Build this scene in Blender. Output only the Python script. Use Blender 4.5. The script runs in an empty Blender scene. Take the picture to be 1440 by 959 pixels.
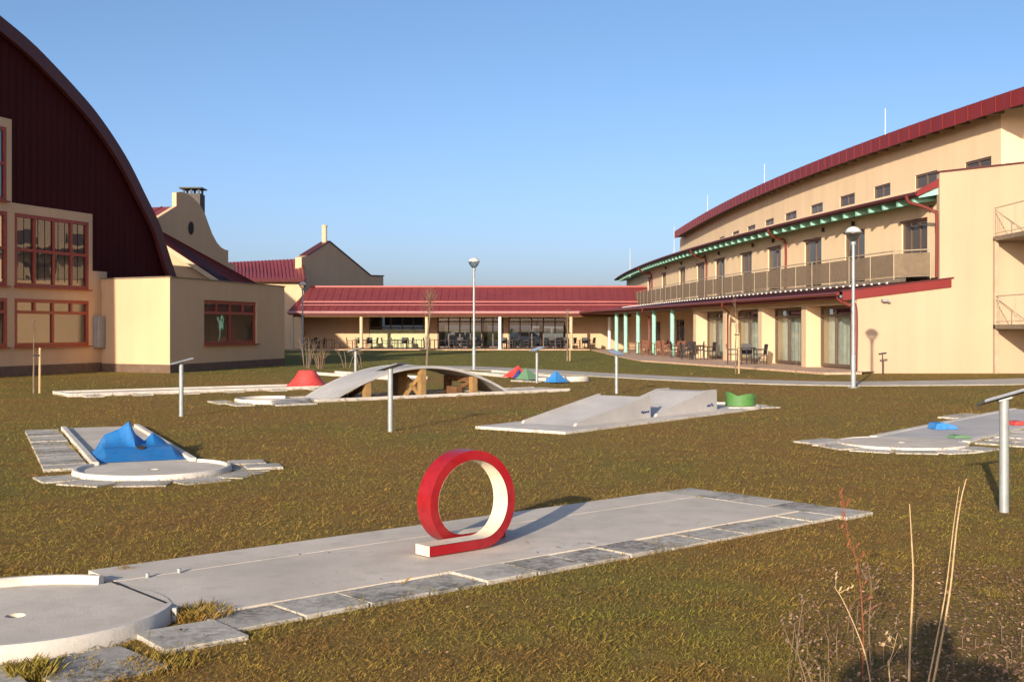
import bpy, bmesh, math, random
import numpy as np
from mathutils import Vector, Matrix

random.seed(7)
rng = np.random.default_rng(11)
S = bpy.context.scene
COL = S.collection
PI = math.pi
R = math.radians

# ------------------------------------------------------------------ camera, sky, sun, exposure
EYE = 1.65          # camera height
F = 1650.0          # focal length in photo pixels (photo is 1440 wide)
HZ = 463.0          # horizon row
CX = 720.0
cam_d = bpy.data.cameras.new("camera")
cam_d.sensor_width = 36.0
cam_d.lens = 36.0 * F / 1440.0
cam_d.shift_y = -(479.5 - HZ) / 1440.0
cam_d.clip_start = 0.05
cam_d.clip_end = 6000
cam = bpy.data.objects.new("camera", cam_d)
cam.location = (0, 0, EYE)
cam.rotation_euler = (R(90), 0, 0)
COL.objects.link(cam)
S.camera = cam

SUN_EL = R(14.3)
LX, LY = 0.335, 0.942                     # horizontal direction the light travels
_l = math.hypot(LX, LY); LX /= _l; LY /= _l
world = bpy.data.worlds.new("World"); S.world = world
world.use_nodes = True
wn = world.node_tree.nodes; wl = world.node_tree.links
wn.clear()
sky = wn.new("ShaderNodeTexSky"); sky.sky_type = 'NISHITA'; sky.sun_disc = False
sky.sun_elevation = SUN_EL
sky.sun_rotation = math.atan2(-LX, -LY)
sky.air_density = 0.85; sky.dust_density = 2.2; sky.ozone_density = 4.5; sky.altitude = 200
bg = wn.new("ShaderNodeBackground"); bg.inputs["Strength"].default_value = 0.099
wo = wn.new("ShaderNodeOutputWorld")
hz_ = wn.new("ShaderNodeMix"); hz_.data_type = 'RGBA'; hz_.blend_type = 'MULTIPLY'; hz_.inputs[0].default_value = 1.0
hz_.inputs[7].default_value = (1.07, 0.945, 0.915, 1)          # hazy winter air: a little less blue-green than the clear model
tc_ = wn.new("ShaderNodeTexCoord"); sp_ = wn.new("ShaderNodeSeparateXYZ"); wl.new(tc_.outputs["Generated"], sp_.inputs[0])
rp_ = wn.new("ShaderNodeMapRange"); rp_.inputs[1].default_value = 0.0; rp_.inputs[2].default_value = 0.24
wl.new(sp_.outputs[2], rp_.inputs[0])
mt_ = wn.new("ShaderNodeMix"); mt_.data_type = 'RGBA'
mt_.inputs[6].default_value = (1.27, 1.045, 1.10, 1); mt_.inputs[7].default_value = (1.13, 0.985, 0.905, 1)   # lavender haze low, clear above
wl.new(rp_.outputs[0], mt_.inputs[0]); wl.new(mt_.outputs[2], hz_.inputs[7])
wl.new(sky.outputs[0], hz_.inputs[6]); wl.new(hz_.outputs[2], bg.inputs[0]); wl.new(bg.outputs[0], wo.inputs[0])
sd = bpy.data.lights.new("sun", 'SUN'); sd.energy = 3.1; sd.angle = R(0.53); sd.color = (1.0, 0.885, 0.72)
so = bpy.data.objects.new("sun", sd); COL.objects.link(so)
so.location = (-20, -60, 40)
ldir = Vector((LX * math.cos(SUN_EL), LY * math.cos(SUN_EL), -math.sin(SUN_EL)))
so.rotation_euler = ldir.to_track_quat('-Z', 'Y').to_euler()
S.view_settings.view_transform = 'Standard'
S.view_settings.look = 'None'
S.view_settings.exposure = 1.0
S.view_settings.gamma = 1.0

# ------------------------------------------------------------------ helpers
def G(px, py, z=0.0):
    """ground point seen at a pixel of the photograph"""
    Y = F * (EYE - z) / (py - HZ)
    return Vector(((px - CX) / F * Y, Y, z))

def at(px, py, Y):
    return Vector(((px - CX) / F * Y, Y, EYE - (py - HZ) / F * Y))

class Plane:
    """a vertical plane through o running along d"""
    def __init__(s, o, d):
        s.o = Vector((o[0], o[1])); s.d = Vector((d[0], d[1])).normalized()
        s.n = Vector((s.d.y, -s.d.x))
        if s.n.y > 0: s.n = -s.n
    def t(s, px):
        k = (px - CX) / F
        return (k * s.o.y - s.o.x) / (s.d.x - k * s.d.y)
    def xy(s, t):
        return s.o + s.d * t
    def pt(s, px, py):
        q = s.xy(s.t(px))
        return Vector((q.x, q.y, EYE - (py - HZ) / F * q.y))
    def tz(s, px, py):
        t = s.t(px); q = s.xy(t)
        return t, EYE - (py - HZ) / F * q.y

def root_of(o):
    while o.parent: o = o.parent
    return o

class MB:
    def __init__(s): s.v = []; s.f = []
    def add(s, pts, faces):
        b = len(s.v); s.v += [tuple(p) for p in pts]
        s.f += [tuple(i + b for i in f) for f in faces]
    def poly(s, pts): s.add(pts, [tuple(range(len(pts)))])
    def obox(s, c, ax, ay, az):
        """oriented box: centre and half axes"""
        c = Vector(c); ax = Vector(ax); ay = Vector(ay); az = Vector(az)
        P = [c + ax*i + ay*j + az*k for k in (-1, 1) for j in (-1, 1) for i in (-1, 1)]
        s.add(P, [(0,2,3,1), (4,5,7,6), (0,1,5,4), (2,6,7,3), (0,4,6,2), (1,3,7,5)])
    def box(s, x0, x1, y0, y1, z0, z1):
        s.obox(((x0+x1)/2, (y0+y1)/2, (z0+z1)/2), ((x1-x0)/2, 0, 0), (0, (y1-y0)/2, 0), (0, 0, (z1-z0)/2))
    def bar(s, p, q, w, d, side=None):
        """bar from p to q; w = half width along side vector, d = half depth"""
        p = Vector(p); q = Vector(q); a = (q - p) / 2
        t = a.normalized()
        if side is None: side = Vector((0, 0, 1)) if abs(t.z) < 0.9 else Vector((1, 0, 0))
        side = Vector(side); side = (side - t * side.dot(t)).normalized()
        up = t.cross(side)
        s.obox((p + q) / 2, a, side * w, up * d)
    def prism(s, pts, vec):
        vec = Vector(vec); n = len(pts)
        P = [Vector(p) for p in pts] + [Vector(p) + vec for p in pts]
        s.add(P, [tuple(range(n))[::-1], tuple(range(n, 2*n))] +
              [(i, (i+1) % n, n + (i+1) % n, n + i) for i in range(n)])
    def tube(s, path, r, n=8, caps=True):
        path = [Vector(p) for p in path]; m = len(path)
        rs = r if isinstance(r, (list, tuple)) else [r] * m
        b = len(s.v); prev = None
        for i, p in enumerate(path):
            t = (path[min(i+1, m-1)] - path[max(i-1, 0)]).normalized()
            if prev is None:
                ref = Vector((1, 0, 0)) if abs(t.x) < 0.8 else Vector((0, 1, 0))
                u = t.cross(ref).normalized()
            else:
                u = (prev - t * prev.dot(t)).normalized()
            prev = u; w = t.cross(u)
            for k in range(n):
                a = 2 * PI * k / n
                s.v.append(tuple(p + (u * math.cos(a) + w * math.sin(a)) * rs[i]))
        for i in range(m - 1):
            for k in range(n):
                s.f.append((b+i*n+k, b+i*n+(k+1) % n, b+(i+1)*n+(k+1) % n, b+(i+1)*n+k))
        if caps:
            s.f.append(tuple(b + k for k in range(n))[::-1])
            s.f.append(tuple(b + (m-1)*n + k for k in range(n)))
    def lathe(s, prof, c, n=24, a0=0, a1=2*PI):
        """prof: list of (r, z)"""
        full = abs(a1 - a0 - 2*PI) < 1e-6
        m = n if full else n + 1
        b = len(s.v); c = Vector(c)
        for r, z in prof:
            for k in range(m):
                a = a0 + (a1 - a0) * k / n
                s.v.append((c.x + r*math.cos(a), c.y + r*math.sin(a), c.z + z))
        for i in range(len(prof) - 1):
            for k in range(n):
                k2 = (k + 1) % m
                s.f.append((b+i*m+k, b+i*m+k2, b+(i+1)*m+k2, b+(i+1)*m+k))
        if full:
            if prof[0][0] > 1e-5: s.f.append(tuple(b + k for k in range(m))[::-1])
            if prof[-1][0] > 1e-5: s.f.append(tuple(b + (len(prof)-1)*m + k for k in range(m)))
    def grid(s, rows):
        """rows of equal-length point lists -> sheet"""
        b = len(s.v); n = len(rows[0])
        for r in rows: s.v += [tuple(p) for p in r]
        for i in range(len(rows) - 1):
            for k in range(n - 1):
                s.f.append((b+i*n+k, b+i*n+k+1, b+(i+1)*n+k+1, b+(i+1)*n+k))
    def build(s, name, mat, parent=None, smooth=False, bevel=0.0, solid=0.0, local=False):
        me = bpy.data.meshes.new(name)
        off = Vector((0, 0, 0))
        if parent is not None and not local: off = root_of(parent).location
        me.from_pydata([(p[0]-off.x, p[1]-off.y, p[2]-off.z) for p in s.v], [], s.f)
        bm = bmesh.new(); bm.from_mesh(me)
        bmesh.ops.remove_doubles(bm, verts=bm.verts, dist=1e-5)
        bmesh.ops.recalc_face_normals(bm, faces=bm.faces)
        bm.to_mesh(me); bm.free()
        o = bpy.data.objects.new(name, me); COL.objects.link(o)
        if mat: me.materials.append(mat)
        if smooth:
            for p in me.polygons: p.use_smooth = True
            try: me.set_sharp_from_angle(angle=R(35))
            except Exception: pass
        if parent is not None: o.parent = parent
        if solid:
            m = o.modifiers.new("solid", 'SOLIDIFY'); m.thickness = solid; m.offset = 0
        if bevel:
            m = o.modifiers.new("bevel", 'BEVEL'); m.width = bevel; m.segments = 2; m.limit_method = 'ANGLE'; m.angle_limit = R(40)
        return o

def build_each(mb, name, mat, parent, **kw):
    """one object for each connected piece"""
    par = list(range(len(mb.v)))
    def find(a):
        while par[a] != a: par[a] = par[par[a]]; a = par[a]
        return a
    for f in mb.f:
        for i in f[1:]: par[find(i)] = find(f[0])
    groups = {}
    for f in mb.f: groups.setdefault(find(f[0]), []).append(f)
    out = []
    for g in groups.values():
        ids = sorted({i for f in g for i in f}); mp = {a: k for k, a in enumerate(ids)}
        q = MB(); q.v = [mb.v[i] for i in ids]; q.f = [tuple(mp[i] for i in f) for f in g]
        out.append(q.build(name, mat, parent, **kw))
    return out

def tag(o, label=None, cat=None, group=None, kind=None):
    if label: o["label"] = label
    if cat: o["category"] = cat
    if group: o["group"] = group
    if kind: o["kind"] = kind
    return o

def thing(name, loc, label, cat, group=None):
    o = bpy.data.objects.new(name, None); COL.objects.link(o)
    o.location = loc; o.empty_display_size = 0.3
    return tag(o, label, cat, group)

def dup(root, loc, rz=0.0, label=None, scale=None):
    c = root.copy(); COL.objects.link(c); c.location = loc; c.rotation_euler = (0, 0, rz)
    if scale: c.scale = (scale,) * 3
    if label: c["label"] = label
    def rec(a, b):
        for ch in list(a.children):
            d = ch.copy(); COL.objects.link(d); d.parent = b
            rec(ch, d)
    rec(root, c)
    return c

# ------------------------------------------------------------------ materials
def nodes_of(name):
    m = bpy.data.materials.new(name); m.use_nodes = True
    nt = m.node_tree
    return m, nt, nt.nodes["Principled BSDF"]

def N(nt, t, **kw):
    n = nt.nodes.new(t)
    for k, v in kw.items(): setattr(n, k, v)
    return n

def noise(nt, scale, detail=4, rough=0.55, vec=None, stretch=None):
    if vec is None:
        g = N(nt, "ShaderNodeNewGeometry"); vec = g.outputs["Position"]
    if stretch:
        mp = N(nt, "ShaderNodeMapping"); mp.inputs["Scale"].default_value = stretch
        nt.links.new(vec, mp.inputs[0]); vec = mp.outputs[0]
    n = N(nt, "ShaderNodeTexNoise")
    n.inputs["Scale"].default_value = scale; n.inputs["Detail"].default_value = detail
    n.inputs["Roughness"].default_value = rough
    nt.links.new(vec, n.inputs["Vector"])
    return n.outputs[0]

def ramp(nt, fac, stops):
    r = N(nt, "ShaderNodeValToRGB")
    el = r.color_ramp.elements
    while len(el) < len(stops): el.new(0.5)
    for e, (p, c) in zip(el, stops):
        e.position = p; e.color = (*c, 1) if len(c) == 3 else c
    nt.links.new(fac, r.inputs[0])
    return r.outputs[0]

def mix(nt, a, b, fac):
    m = N(nt, "ShaderNodeMix", data_type='RGBA')
    for sock, v in ((m.inputs[6], a), (m.inputs[7], b)):
        if isinstance(v, tuple): sock.default_value = (*v, 1) if len(v) == 3 else v
        else: nt.links.new(v, sock)
    if isinstance(fac, (int, float)): m.inputs[0].default_value = fac
    else: nt.links.new(fac, m.inputs[0])
    return m.outputs[2]

def bump(nt, bsdf, h, strength=0.3, dist=0.02):
    b = N(nt, "ShaderNodeBump"); b.inputs["Strength"].default_value = strength
    b.inputs["Distance"].default_value = dist
    nt.links.new(h, b.inputs["Height"]); nt.links.new(b.outputs[0], bsdf.inputs["Normal"])

def simple(name, col, rough=0.7, var=0.12, scale=3.0, bmp=0.0, bscale=60, metal=0.0, spec=0.5):
    m, nt, b = nodes_of(name)
    n = noise(nt, scale, 5)
    c0 = tuple(max(0, c * (1 - var)) for c in col); c1 = tuple(min(1, c * (1 + var)) for c in col)
    nt.links.new(ramp(nt, n, [(0.3, c0), (0.7, c1)]), b.inputs["Base Color"])
    b.inputs["Roughness"].default_value = rough; b.inputs["Metallic"].default_value = metal
    b.inputs["Specular IOR Level"].default_value = spec
    if bmp: bump(nt, b, noise(nt, bscale, 4), bmp, 0.01)
    return m

def plaster(name, col, streak=0.10):
    m, nt, b = nodes_of(name)
    big = noise(nt, 0.35, 4)
    st = noise(nt, 1.0, 4, stretch=(1.6, 1.6, 0.12))
    fine = noise(nt, 60, 3)
    lo = tuple(c * (1 - streak) for c in col); hi = tuple(min(1, c * (1 + streak * 0.5)) for c in col)
    c = mix(nt, ramp(nt, big, [(0.3, lo), (0.7, hi)]), ramp(nt, st, [(0.3, lo), (0.65, hi)]), 0.5)
    # splash dirt close to the ground
    g = N(nt, "ShaderNodeNewGeometry"); sx = N(nt, "ShaderNodeSeparateXYZ")
    nt.links.new(g.outputs["Position"], sx.inputs[0])
    nt.links.new(c, b.inputs["Base Color"])
    b.inputs["Roughness"].default_value = 0.92; b.inputs["Specular IOR Level"].default_value = 0.2
    bump(nt, b, fine, 0.25, 0.006)
    return m

def metal_sheet(name, col, var=0.18, rough=0.5, ribs=None):
    """painted sheet metal, optional vertical ribs (period m) along a horizontal direction"""
    m, nt, b = nodes_of(name)
    big = noise(nt, 0.6, 5); st = noise(nt, 1.2, 4, stretch=(2.2, 2.2, 0.15))
    lo = tuple(c * (1 - var) for c in col); hi = tuple(c * (1 + var) for c in col)
    c = mix(nt, ramp(nt, big, [(0.3, lo), (0.7, hi)]), ramp(nt, st, [(0.3, lo), (0.7, hi)]), 0.5)
    nt.links.new(c, b.inputs["Base Color"])
    b.inputs["Roughness"].default_value = rough
    b.inputs["Specular IOR Level"].default_value = 0.35
    bump(nt, b, noise(nt, 2.5, 3), 0.12, 0.03)
    return m

def concrete(name, col, dark=0.45, moss=0.0, wear=0.5):
    m, nt, b = nodes_of(name)
    big = noise(nt, 0.9, 6, 0.6); mid = noise(nt, 5.0, 6, 0.65); fine = noise(nt, 55, 4, 0.7)
    lo = tuple(c * (1 - 0.22) for c in col); hi = tuple(min(1, c * 1.08) for c in col)
    c = ramp(nt, big, [(0.3, lo), (0.68, hi)])
    c = mix(nt, c, tuple(x * dark for x in col), ramp(nt, mid, [(0.56 - 0.12 * wear, (0, 0, 0)), (0.80, (0.55 + 0.3*wear,) * 3)]))
    c = mix(nt, c, tuple(x * 0.7 for x in col), ramp(nt, fine, [(0.45, (0, 0, 0)), (0.75, (0.45,) * 3)]))
    if moss:
        mo = noise(nt, 20, 6, 0.7); mk = noise(nt, 2.2, 4, 0.6)
        c = mix(nt, c, (0.13, 0.12, 0.095), mix(nt, (0.0, 0.0, 0.0), ramp(nt, mo, [(0.40, (0, 0, 0)), (0.58, (moss,) * 3)]), ramp(nt, mk, [(0.40, (0, 0, 0)), (0.56, (1, 1, 1))])))
    nt.links.new(c, b.inputs["Base Color"])
    b.inputs["Roughness"].default_value = 0.9; b.inputs["Specular IOR Level"].default_value = 0.25
    bump(nt, b, fine, 0.35, 0.006)
    return m

def painted(name, col, rough=0.5, chip=(0.42, 0.38, 0.33), chips=0.5, fade=0.25):
    """weathered paint: faded patches, fine grime and a few chips down to the concrete"""
    m, nt, b = nodes_of(name)
    big = noise(nt, 2.6, 5, 0.6); mid = noise(nt, 11, 6, 0.7); fine = noise(nt, 45, 5, 0.75)
    lum = sum(col) / 3
    pale = tuple(c * (1 - fade) + (lum * 0.8 + 0.12) * fade for c in col)
    c = mix(nt, col, pale, ramp(nt, big, [(0.42, (0, 0, 0)), (0.70, (0.8,) * 3)]))
    c = mix(nt, c, tuple(x * 0.55 for x in col), ramp(nt, mid, [(0.50, (0, 0, 0)), (0.72, (0.7,) * 3)]))
    c = mix(nt, c, chip, ramp(nt, fine, [(0.705 - 0.02 * chips, (0, 0, 0)), (0.725, (chips,) * 3)]))
    nt.links.new(c, b.inputs["Base Color"])
    b.inputs["Roughness"].default_value = rough; b.inputs["Specular IOR Level"].default_value = 0.4
    bump(nt, b, mid, 0.12, 0.01)
    return m

def glass_reflect(name, tint, refl=0.4, base=(0.012, 0.013, 0.015), wob=0.02):
    """coated window glass: dark room behind, mirror-like coat"""
    m, nt, b = nodes_of(name)
    b.inputs["Base Color"].default_value = (*base, 1); b.inputs["Roughness"].default_value = 0.3
    gl = N(nt, "ShaderNodeBsdfGlossy"); gl.inputs["Roughness"].default_value = 0.01
    gl.inputs["Color"].default_value = (*tint, 1)
    lw = N(nt, "ShaderNodeLayerWeight"); lw.inputs[0].default_value = 0.35
    ad = N(nt, "ShaderNodeMath", operation='MULTIPLY_ADD'); ad.inputs[1].default_value = 0.5; ad.inputs[2].default_value = refl
    nt.links.new(lw.outputs["Fresnel"], ad.inputs[0])
    mx = N(nt, "ShaderNodeMixShader")
    nt.links.new(ad.outputs[0], mx.inputs[0]); nt.links.new(b.outputs[0], mx.inputs[1]); nt.links.new(gl.outputs[0], mx.inputs[2])
    bm_ = N(nt, "ShaderNodeBump"); bm_.inputs["Strength"].default_value = wob; bm_.inputs["Distance"].default_value = 0.3
    nt.links.new(noise(nt, 0.8, 2), bm_.inputs["Height"]); nt.links.new(bm_.outputs[0], gl.inputs["Normal"])
    nt.links.new(mx.outputs[0], nt.nodes["Material Output"].inputs[0])
    return m

def glass_clear(name, tint=(0.75, 0.8, 0.8), refl=0.10):
    m, nt, b = nodes_of(name)
    tr = N(nt, "ShaderNodeBsdfTransparent"); tr.inputs[0].default_value = (*tint, 1)
    gl = N(nt, "ShaderNodeBsdfGlossy"); gl.inputs["Roughness"].default_value = 0.01
    lw = N(nt, "ShaderNodeLayerWeight"); lw.inputs[0].default_value = 0.3
    ad = N(nt, "ShaderNodeMath", operation='MULTIPLY_ADD'); ad.inputs[1].default_value = 0.6; ad.inputs[2].default_value = refl
    nt.links.new(lw.outputs["Fresnel"], ad.inputs[0])
    mx = N(nt, "ShaderNodeMixShader")
    nt.links.new(ad.outputs[0], mx.inputs[0]); nt.links.new(tr.outputs[0], mx.inputs[1]); nt.links.new(gl.outputs[0], mx.inputs[2])
    nt.links.new(mx.outputs[0], nt.nodes["Material Output"].inputs[0])
    return m

WALL = (0.67, 0.452, 0.268)
M = {}
M['wall'] = plaster("cream_plaster", WALL)
M['wall_trim'] = plaster("pale_trim_plaster", (0.64, 0.48, 0.30))
M['wall_darkened'] = plaster("darkened_cream_plaster", (0.50, 0.362, 0.235))  # end wall: cream darkened in the colour to offset the full sun it faces
M['wall_lightened'] = plaster("lightened_apricot_plaster", (0.82, 0.60, 0.37))  # upper storeys: apricot lightened in the colour to make up for grazing sun
M['plinth'] = simple("brown_plinth", (0.16, 0.10, 0.065), 0.9, 0.2, 4, 0.3)
M['roof'] = metal_sheet("red_sheet_roof", (0.21, 0.040, 0.038), 0.16, 0.45)
M['clad'] = metal_sheet("dark_red_cladding", (0.055, 0.0085, 0.008), 0.18, 0.5)
M['fascia'] = metal_sheet("red_fascia", (0.19, 0.020, 0.017), 0.12, 0.45)
M['clad'].node_tree.nodes['Principled BSDF'].inputs['Specular IOR Level'].default_value = 0.12
M['clad'].node_tree.nodes['Principled BSDF'].inputs['Roughness'].default_value = 0.7
M['darkfascia'] = metal_sheet("dark_red_fascia", (0.10, 0.025, 0.022), 0.15, 0.5)
M['gutter'] = metal_sheet("pinkish_gutter", (0.45, 0.22, 0.20), 0.12, 0.4)
M['seam'] = metal_sheet("red_roof_light", (0.36, 0.09, 0.075), 0.12, 0.45)
M['frame_red'] = simple("red_brown_window_frame", (0.34, 0.055, 0.026), 0.5, 0.15, 6)
M['frame_brown'] = simple("brown_window_frame", (0.12, 0.075, 0.052), 0.5, 0.12, 6)
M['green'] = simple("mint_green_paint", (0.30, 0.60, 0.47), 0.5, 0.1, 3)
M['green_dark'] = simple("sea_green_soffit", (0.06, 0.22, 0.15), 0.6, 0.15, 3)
M['beam'] = simple("grey_brown_timber", (0.22, 0.17, 0.12), 0.8, 0.2, 4)
M['mesh'] = simple("tan_mesh_panel", (0.235, 0.165, 0.10), 0.75, 0.12, 5, 0.2, 90)
_m = M['mesh']; _nt = _m.node_tree; _b = _nt.nodes['Principled BSDF']        # finely perforated sheet
_t = N(_nt, "ShaderNodeBsdfTransparent"); _x = N(_nt, "ShaderNodeMixShader"); _x.inputs[0].default_value = 0.22
_nt.links.new(_b.outputs[0], _x.inputs[1]); _nt.links.new(_t.outputs[0], _x.inputs[2]); _nt.links.new(_x.outputs[0], _nt.nodes['Material Output'].inputs[0])
M['rail'] = simple("tan_rail_paint", (0.42, 0.33, 0.22), 0.5, 0.1, 5)
M['galv'] = simple("galvanised_steel", (0.34, 0.355, 0.345), 0.5, 0.14, 7, metal=0.25)
M['galv_pale'] = simple("pale_painted_steel", (0.60, 0.58, 0.52), 0.5, 0.12, 7)
M['board'] = simple("grey_board", (0.16, 0.17, 0.19), 0.5, 0.2, 8)
M['boardpale'] = simple("bluish_board", (0.36, 0.42, 0.46), 0.35, 0.15, 8)
M['glass_hall'] = glass_reflect("hall_glass", (0.74, 0.72, 0.68), 0.17, wob=0.02)
M['glass_dark'] = glass_reflect("dark_glass", (0.7, 0.75, 0.8), 0.10)
M['glass_annex'] = glass_reflect("annex_glass", (0.30, 0.32, 0.34), 0.0)
M['glass_door'] = glass_clear("door_glass", (0.86, 0.88, 0.86), 0.04)
M['glass_pav'] = glass_clear("pavilion_glass", (0.30, 0.33, 0.33), 0.04)
M['blind'] = glass_reflect("door_glass_with_blind", (0.42, 0.36, 0.30), 0.03, (0.085, 0.062, 0.043))
M['curtain'] = simple("pale_green_curtain", (0.78, 0.82, 0.68), 0.9, 0.12, 3)
M['room'] = simple("dim_room", (0.035, 0.03, 0.028), 0.9, 0.3, 1)
M['panel'] = simple("pale_green_panel", (0.50, 0.50, 0.28), 0.7, 0.1, 2)
M['paver'] = simple("red_brick_pavers", (0.56, 0.36, 0.235), 0.9, 0.25, 6, 0.3, 30)
M['conc'] = concrete("lane_concrete", (0.71, 0.61, 0.485), 0.66, 0.0, 0.6)
M['conc_pale'] = concrete("pale_concrete", (0.72, 0.64, 0.54), 0.55, 0.0, 0.6)
M['slab'] = concrete("weathered_slab", (0.62, 0.555, 0.455), 0.55, 0.5, 0.8)
M['slab_dark'] = concrete("mossy_grey_slab", (0.54, 0.48, 0.395), 0.5, 0.9, 0.9)
M['path'] = concrete("path_paving", (0.58, 0.51, 0.41), 0.7, 0.1, 0.4)
M['ramp'] = concrete("grey_ramp", (0.60, 0.55, 0.495), 0.75, 0.0, 0.1)
M['bridge'] = concrete("grey_bridge_deck", (0.47, 0.45, 0.425), 0.7, 0.0, 0.4)
M['lred'] = painted("glossy_red_paint", (0.33, 0.006, 0.010), 0.36, (0.30, 0.12, 0.10), 0.6, 0.10)
M['cream'] = painted("cream_paint", (0.76, 0.64, 0.46), 0.55, (0.42, 0.38, 0.33), 0.6, 0.1)
M['coral'] = painted("coral_red_paint", (0.60, 0.055, 0.04), 0.6)
M['blue'] = painted("blue_paint", (0.020, 0.165, 0.43), 0.55, (0.40, 0.40, 0.40), 0.45, 0.2)
M['sky_blue'] = painted("sky_blue_paint", (0.03, 0.22, 0.55), 0.6)
M['navy'] = simple("navy_paint", (0.03, 0.05, 0.18), 0.6, 0.1, 6)
M['lgreen'] = painted("grass_green_paint", (0.08, 0.22, 0.045), 0.6)
M['sgreen'] = painted("sage_green_paint", (0.13, 0.25, 0.13), 0.65)
M['wood'] = simple("yellow_timber", (0.32, 0.185, 0.065), 0.85, 0.25, 8, 0.3, 25)
M['wood_dark'] = simple("brown_timber", (0.16, 0.075, 0.03), 0.85, 0.25, 8, 0.3, 25)
M['bark'] = simple("pale_bark", (0.18, 0.13, 0.085), 0.9, 0.25, 9, 0.3, 30)
M['twig'] = simple("brown_twigs", (0.21, 0.135, 0.08), 0.9, 0.2, 9)
M['straw'] = simple("dry_stalk", (0.50, 0.34, 0.17), 0.8, 0.2, 30)
M['rust'] = simple("rusty_weed", (0.26, 0.075, 0.03), 0.85, 0.2, 30)
M['dark'] = simple("dark_furniture", (0.030, 0.022, 0.02), 0.6, 0.2, 6)
M['terracotta'] = simple("orange_wood_furniture", (0.17, 0.065, 0.032), 0.7, 0.2, 6)
M['white'] = simple("white_paint", (0.70, 0.70, 0.68), 0.5, 0.06, 5)
M['greycab'] = simple("grey_cabinet", (0.30, 0.29, 0.28), 0.6, 0.08, 5)
M['hole'] = simple("dark_cup", (0.03, 0.025, 0.02), 0.9, 0.1, 5)
M['asphalt'] = simple("car_park_asphalt", (0.055, 0.055, 0.055), 0.95, 0.2, 2, 0.3)
M['opal'] = glass_clear("clear_lamp_bowl", (0.72, 0.72, 0.70), 0.16)
M['cap'] = simple("sooty_steel", (0.05, 0.05, 0.05), 0.6, 0.2, 6)
M['brick'] = simple("grey_chimney_brick", (0.10, 0.085, 0.075), 0.9, 0.25, 10, 0.3)
M['pipe'] = metal_sheet("red_brown_pipe", (0.17, 0.035, 0.024), 0.1, 0.4)
M['rubber'] = simple("tyre_rubber", (0.02, 0.02, 0.02), 0.8, 0.1, 5)

# ------------------------------------------------------------------ ground
def ground_mat():
    m, nt, b = nodes_of("lawn_soil")
    big = noise(nt, 0.20, 5, 0.6); mid = noise(nt, 1.3, 6, 0.7); fine = noise(nt, 24, 5, 0.75); tuft = noise(nt, 7.0, 5, 0.75)
    c = ramp(nt, big, [(0.38, (0.381, 0.218, 0.065)), (0.50, (0.347, 0.235, 0.065)), (0.61, (0.252, 0.230, 0.056))])
    c = mix(nt, c, (0.347, 0.174, 0.062), ramp(nt, mid, [(0.44, (0, 0, 0)), (0.66, (0.75,) * 3)]))
    g = N(nt, "ShaderNodeNewGeometry"); sx = N(nt, "ShaderNodeSeparateXYZ"); nt.links.new(g.outputs["Position"], sx.inputs[0])
    mr = N(nt, "ShaderNodeMapRange"); mr.inputs[1].default_value = 38; mr.inputs[2].default_value = 50
    nt.links.new(sx.outputs[1], mr.inputs[0])
    c = mix(nt, c, (0.241, 0.224, 0.056), mr.outputs[0])          # greener lawn by the buildings
    c = mix(nt, c, (0.123, 0.084, 0.029), ramp(nt, tuft, [(0.40, (0.42,) * 3), (0.58, (0, 0, 0))]))
    c = mix(nt, c, (0.101, 0.067, 0.025), ramp(nt, fine, [(0.38, (0.45,) * 3), (0.56, (0, 0, 0))]))
    nt.links.new(c, b.inputs["Base Color"])
    b.inputs["Roughness"].default_value = 0.95; b.inputs["Specular IOR Level"].default_value = 0.1
    bump(nt, b, fine, 0.9, 0.05)
    return m
M['ground'] = ground_mat()
mb = MB(); mb.poly([(-2500, -600, 0), (2500, -600, 0), (2500, 4500, 0), (-2500, 4500, 0)])
tag(mb.build("ground", M['ground']), kind="structure")

PADS = []        # convex polygons kept free of grass
def pad(pts): PADS.append([(p[0], p[1]) for p in pts])

def curve_pts(ctrl, n=40):
    """Catmull-Rom through control points"""
    c = [Vector(p) for p in ctrl]; c = [2*c[0]-c[1]] + c + [2*c[-1]-c[-2]]
    out = []; seg = len(c) - 3
    for i in range(n + 1):
        u = i / n * seg; k = min(int(u), seg - 1); t = u - k
        p0, p1, p2, p3 = c[k:k+4]
        out.append(0.5 * ((2*p1) + (p2-p0)*t + (2*p0-5*p1+4*p2-p3)*t*t + (3*p1-p0-3*p2+p3)*t**3))
    return out

# footpath curving across the lawn in front of the buildings
def ribbon(name, far, near, z, m):
    a = curve_pts(far); b = curve_pts(near); q = MB()
    rows = []
    for p, r in zip(a, b):
        rows.append([(p.x, p.y, 0.0), (p.x, p.y, z), (r.x, r.y, z), (r.x, r.y, 0.0)])
    q.grid(rows); o = q.build(name, m); tag(o, kind="structure")
    for i in range(len(a) - 1): pad([a[i], a[i+1], b[i+1], b[i]])
    return o
ribbon("footpath", [G(560, 514), G(690, 516.5), G(860, 525.5), G(1000, 532), G(1160, 537), G(1300, 536), G(1440, 532.5), G(1620, 526)],
       [G(555, 517.5), G(680, 521), G(860, 531), G(1000, 538), G(1160, 542.5), G(1300, 542.5), G(1440, 541), G(1640, 536)], 0.02, M['path'])
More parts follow.
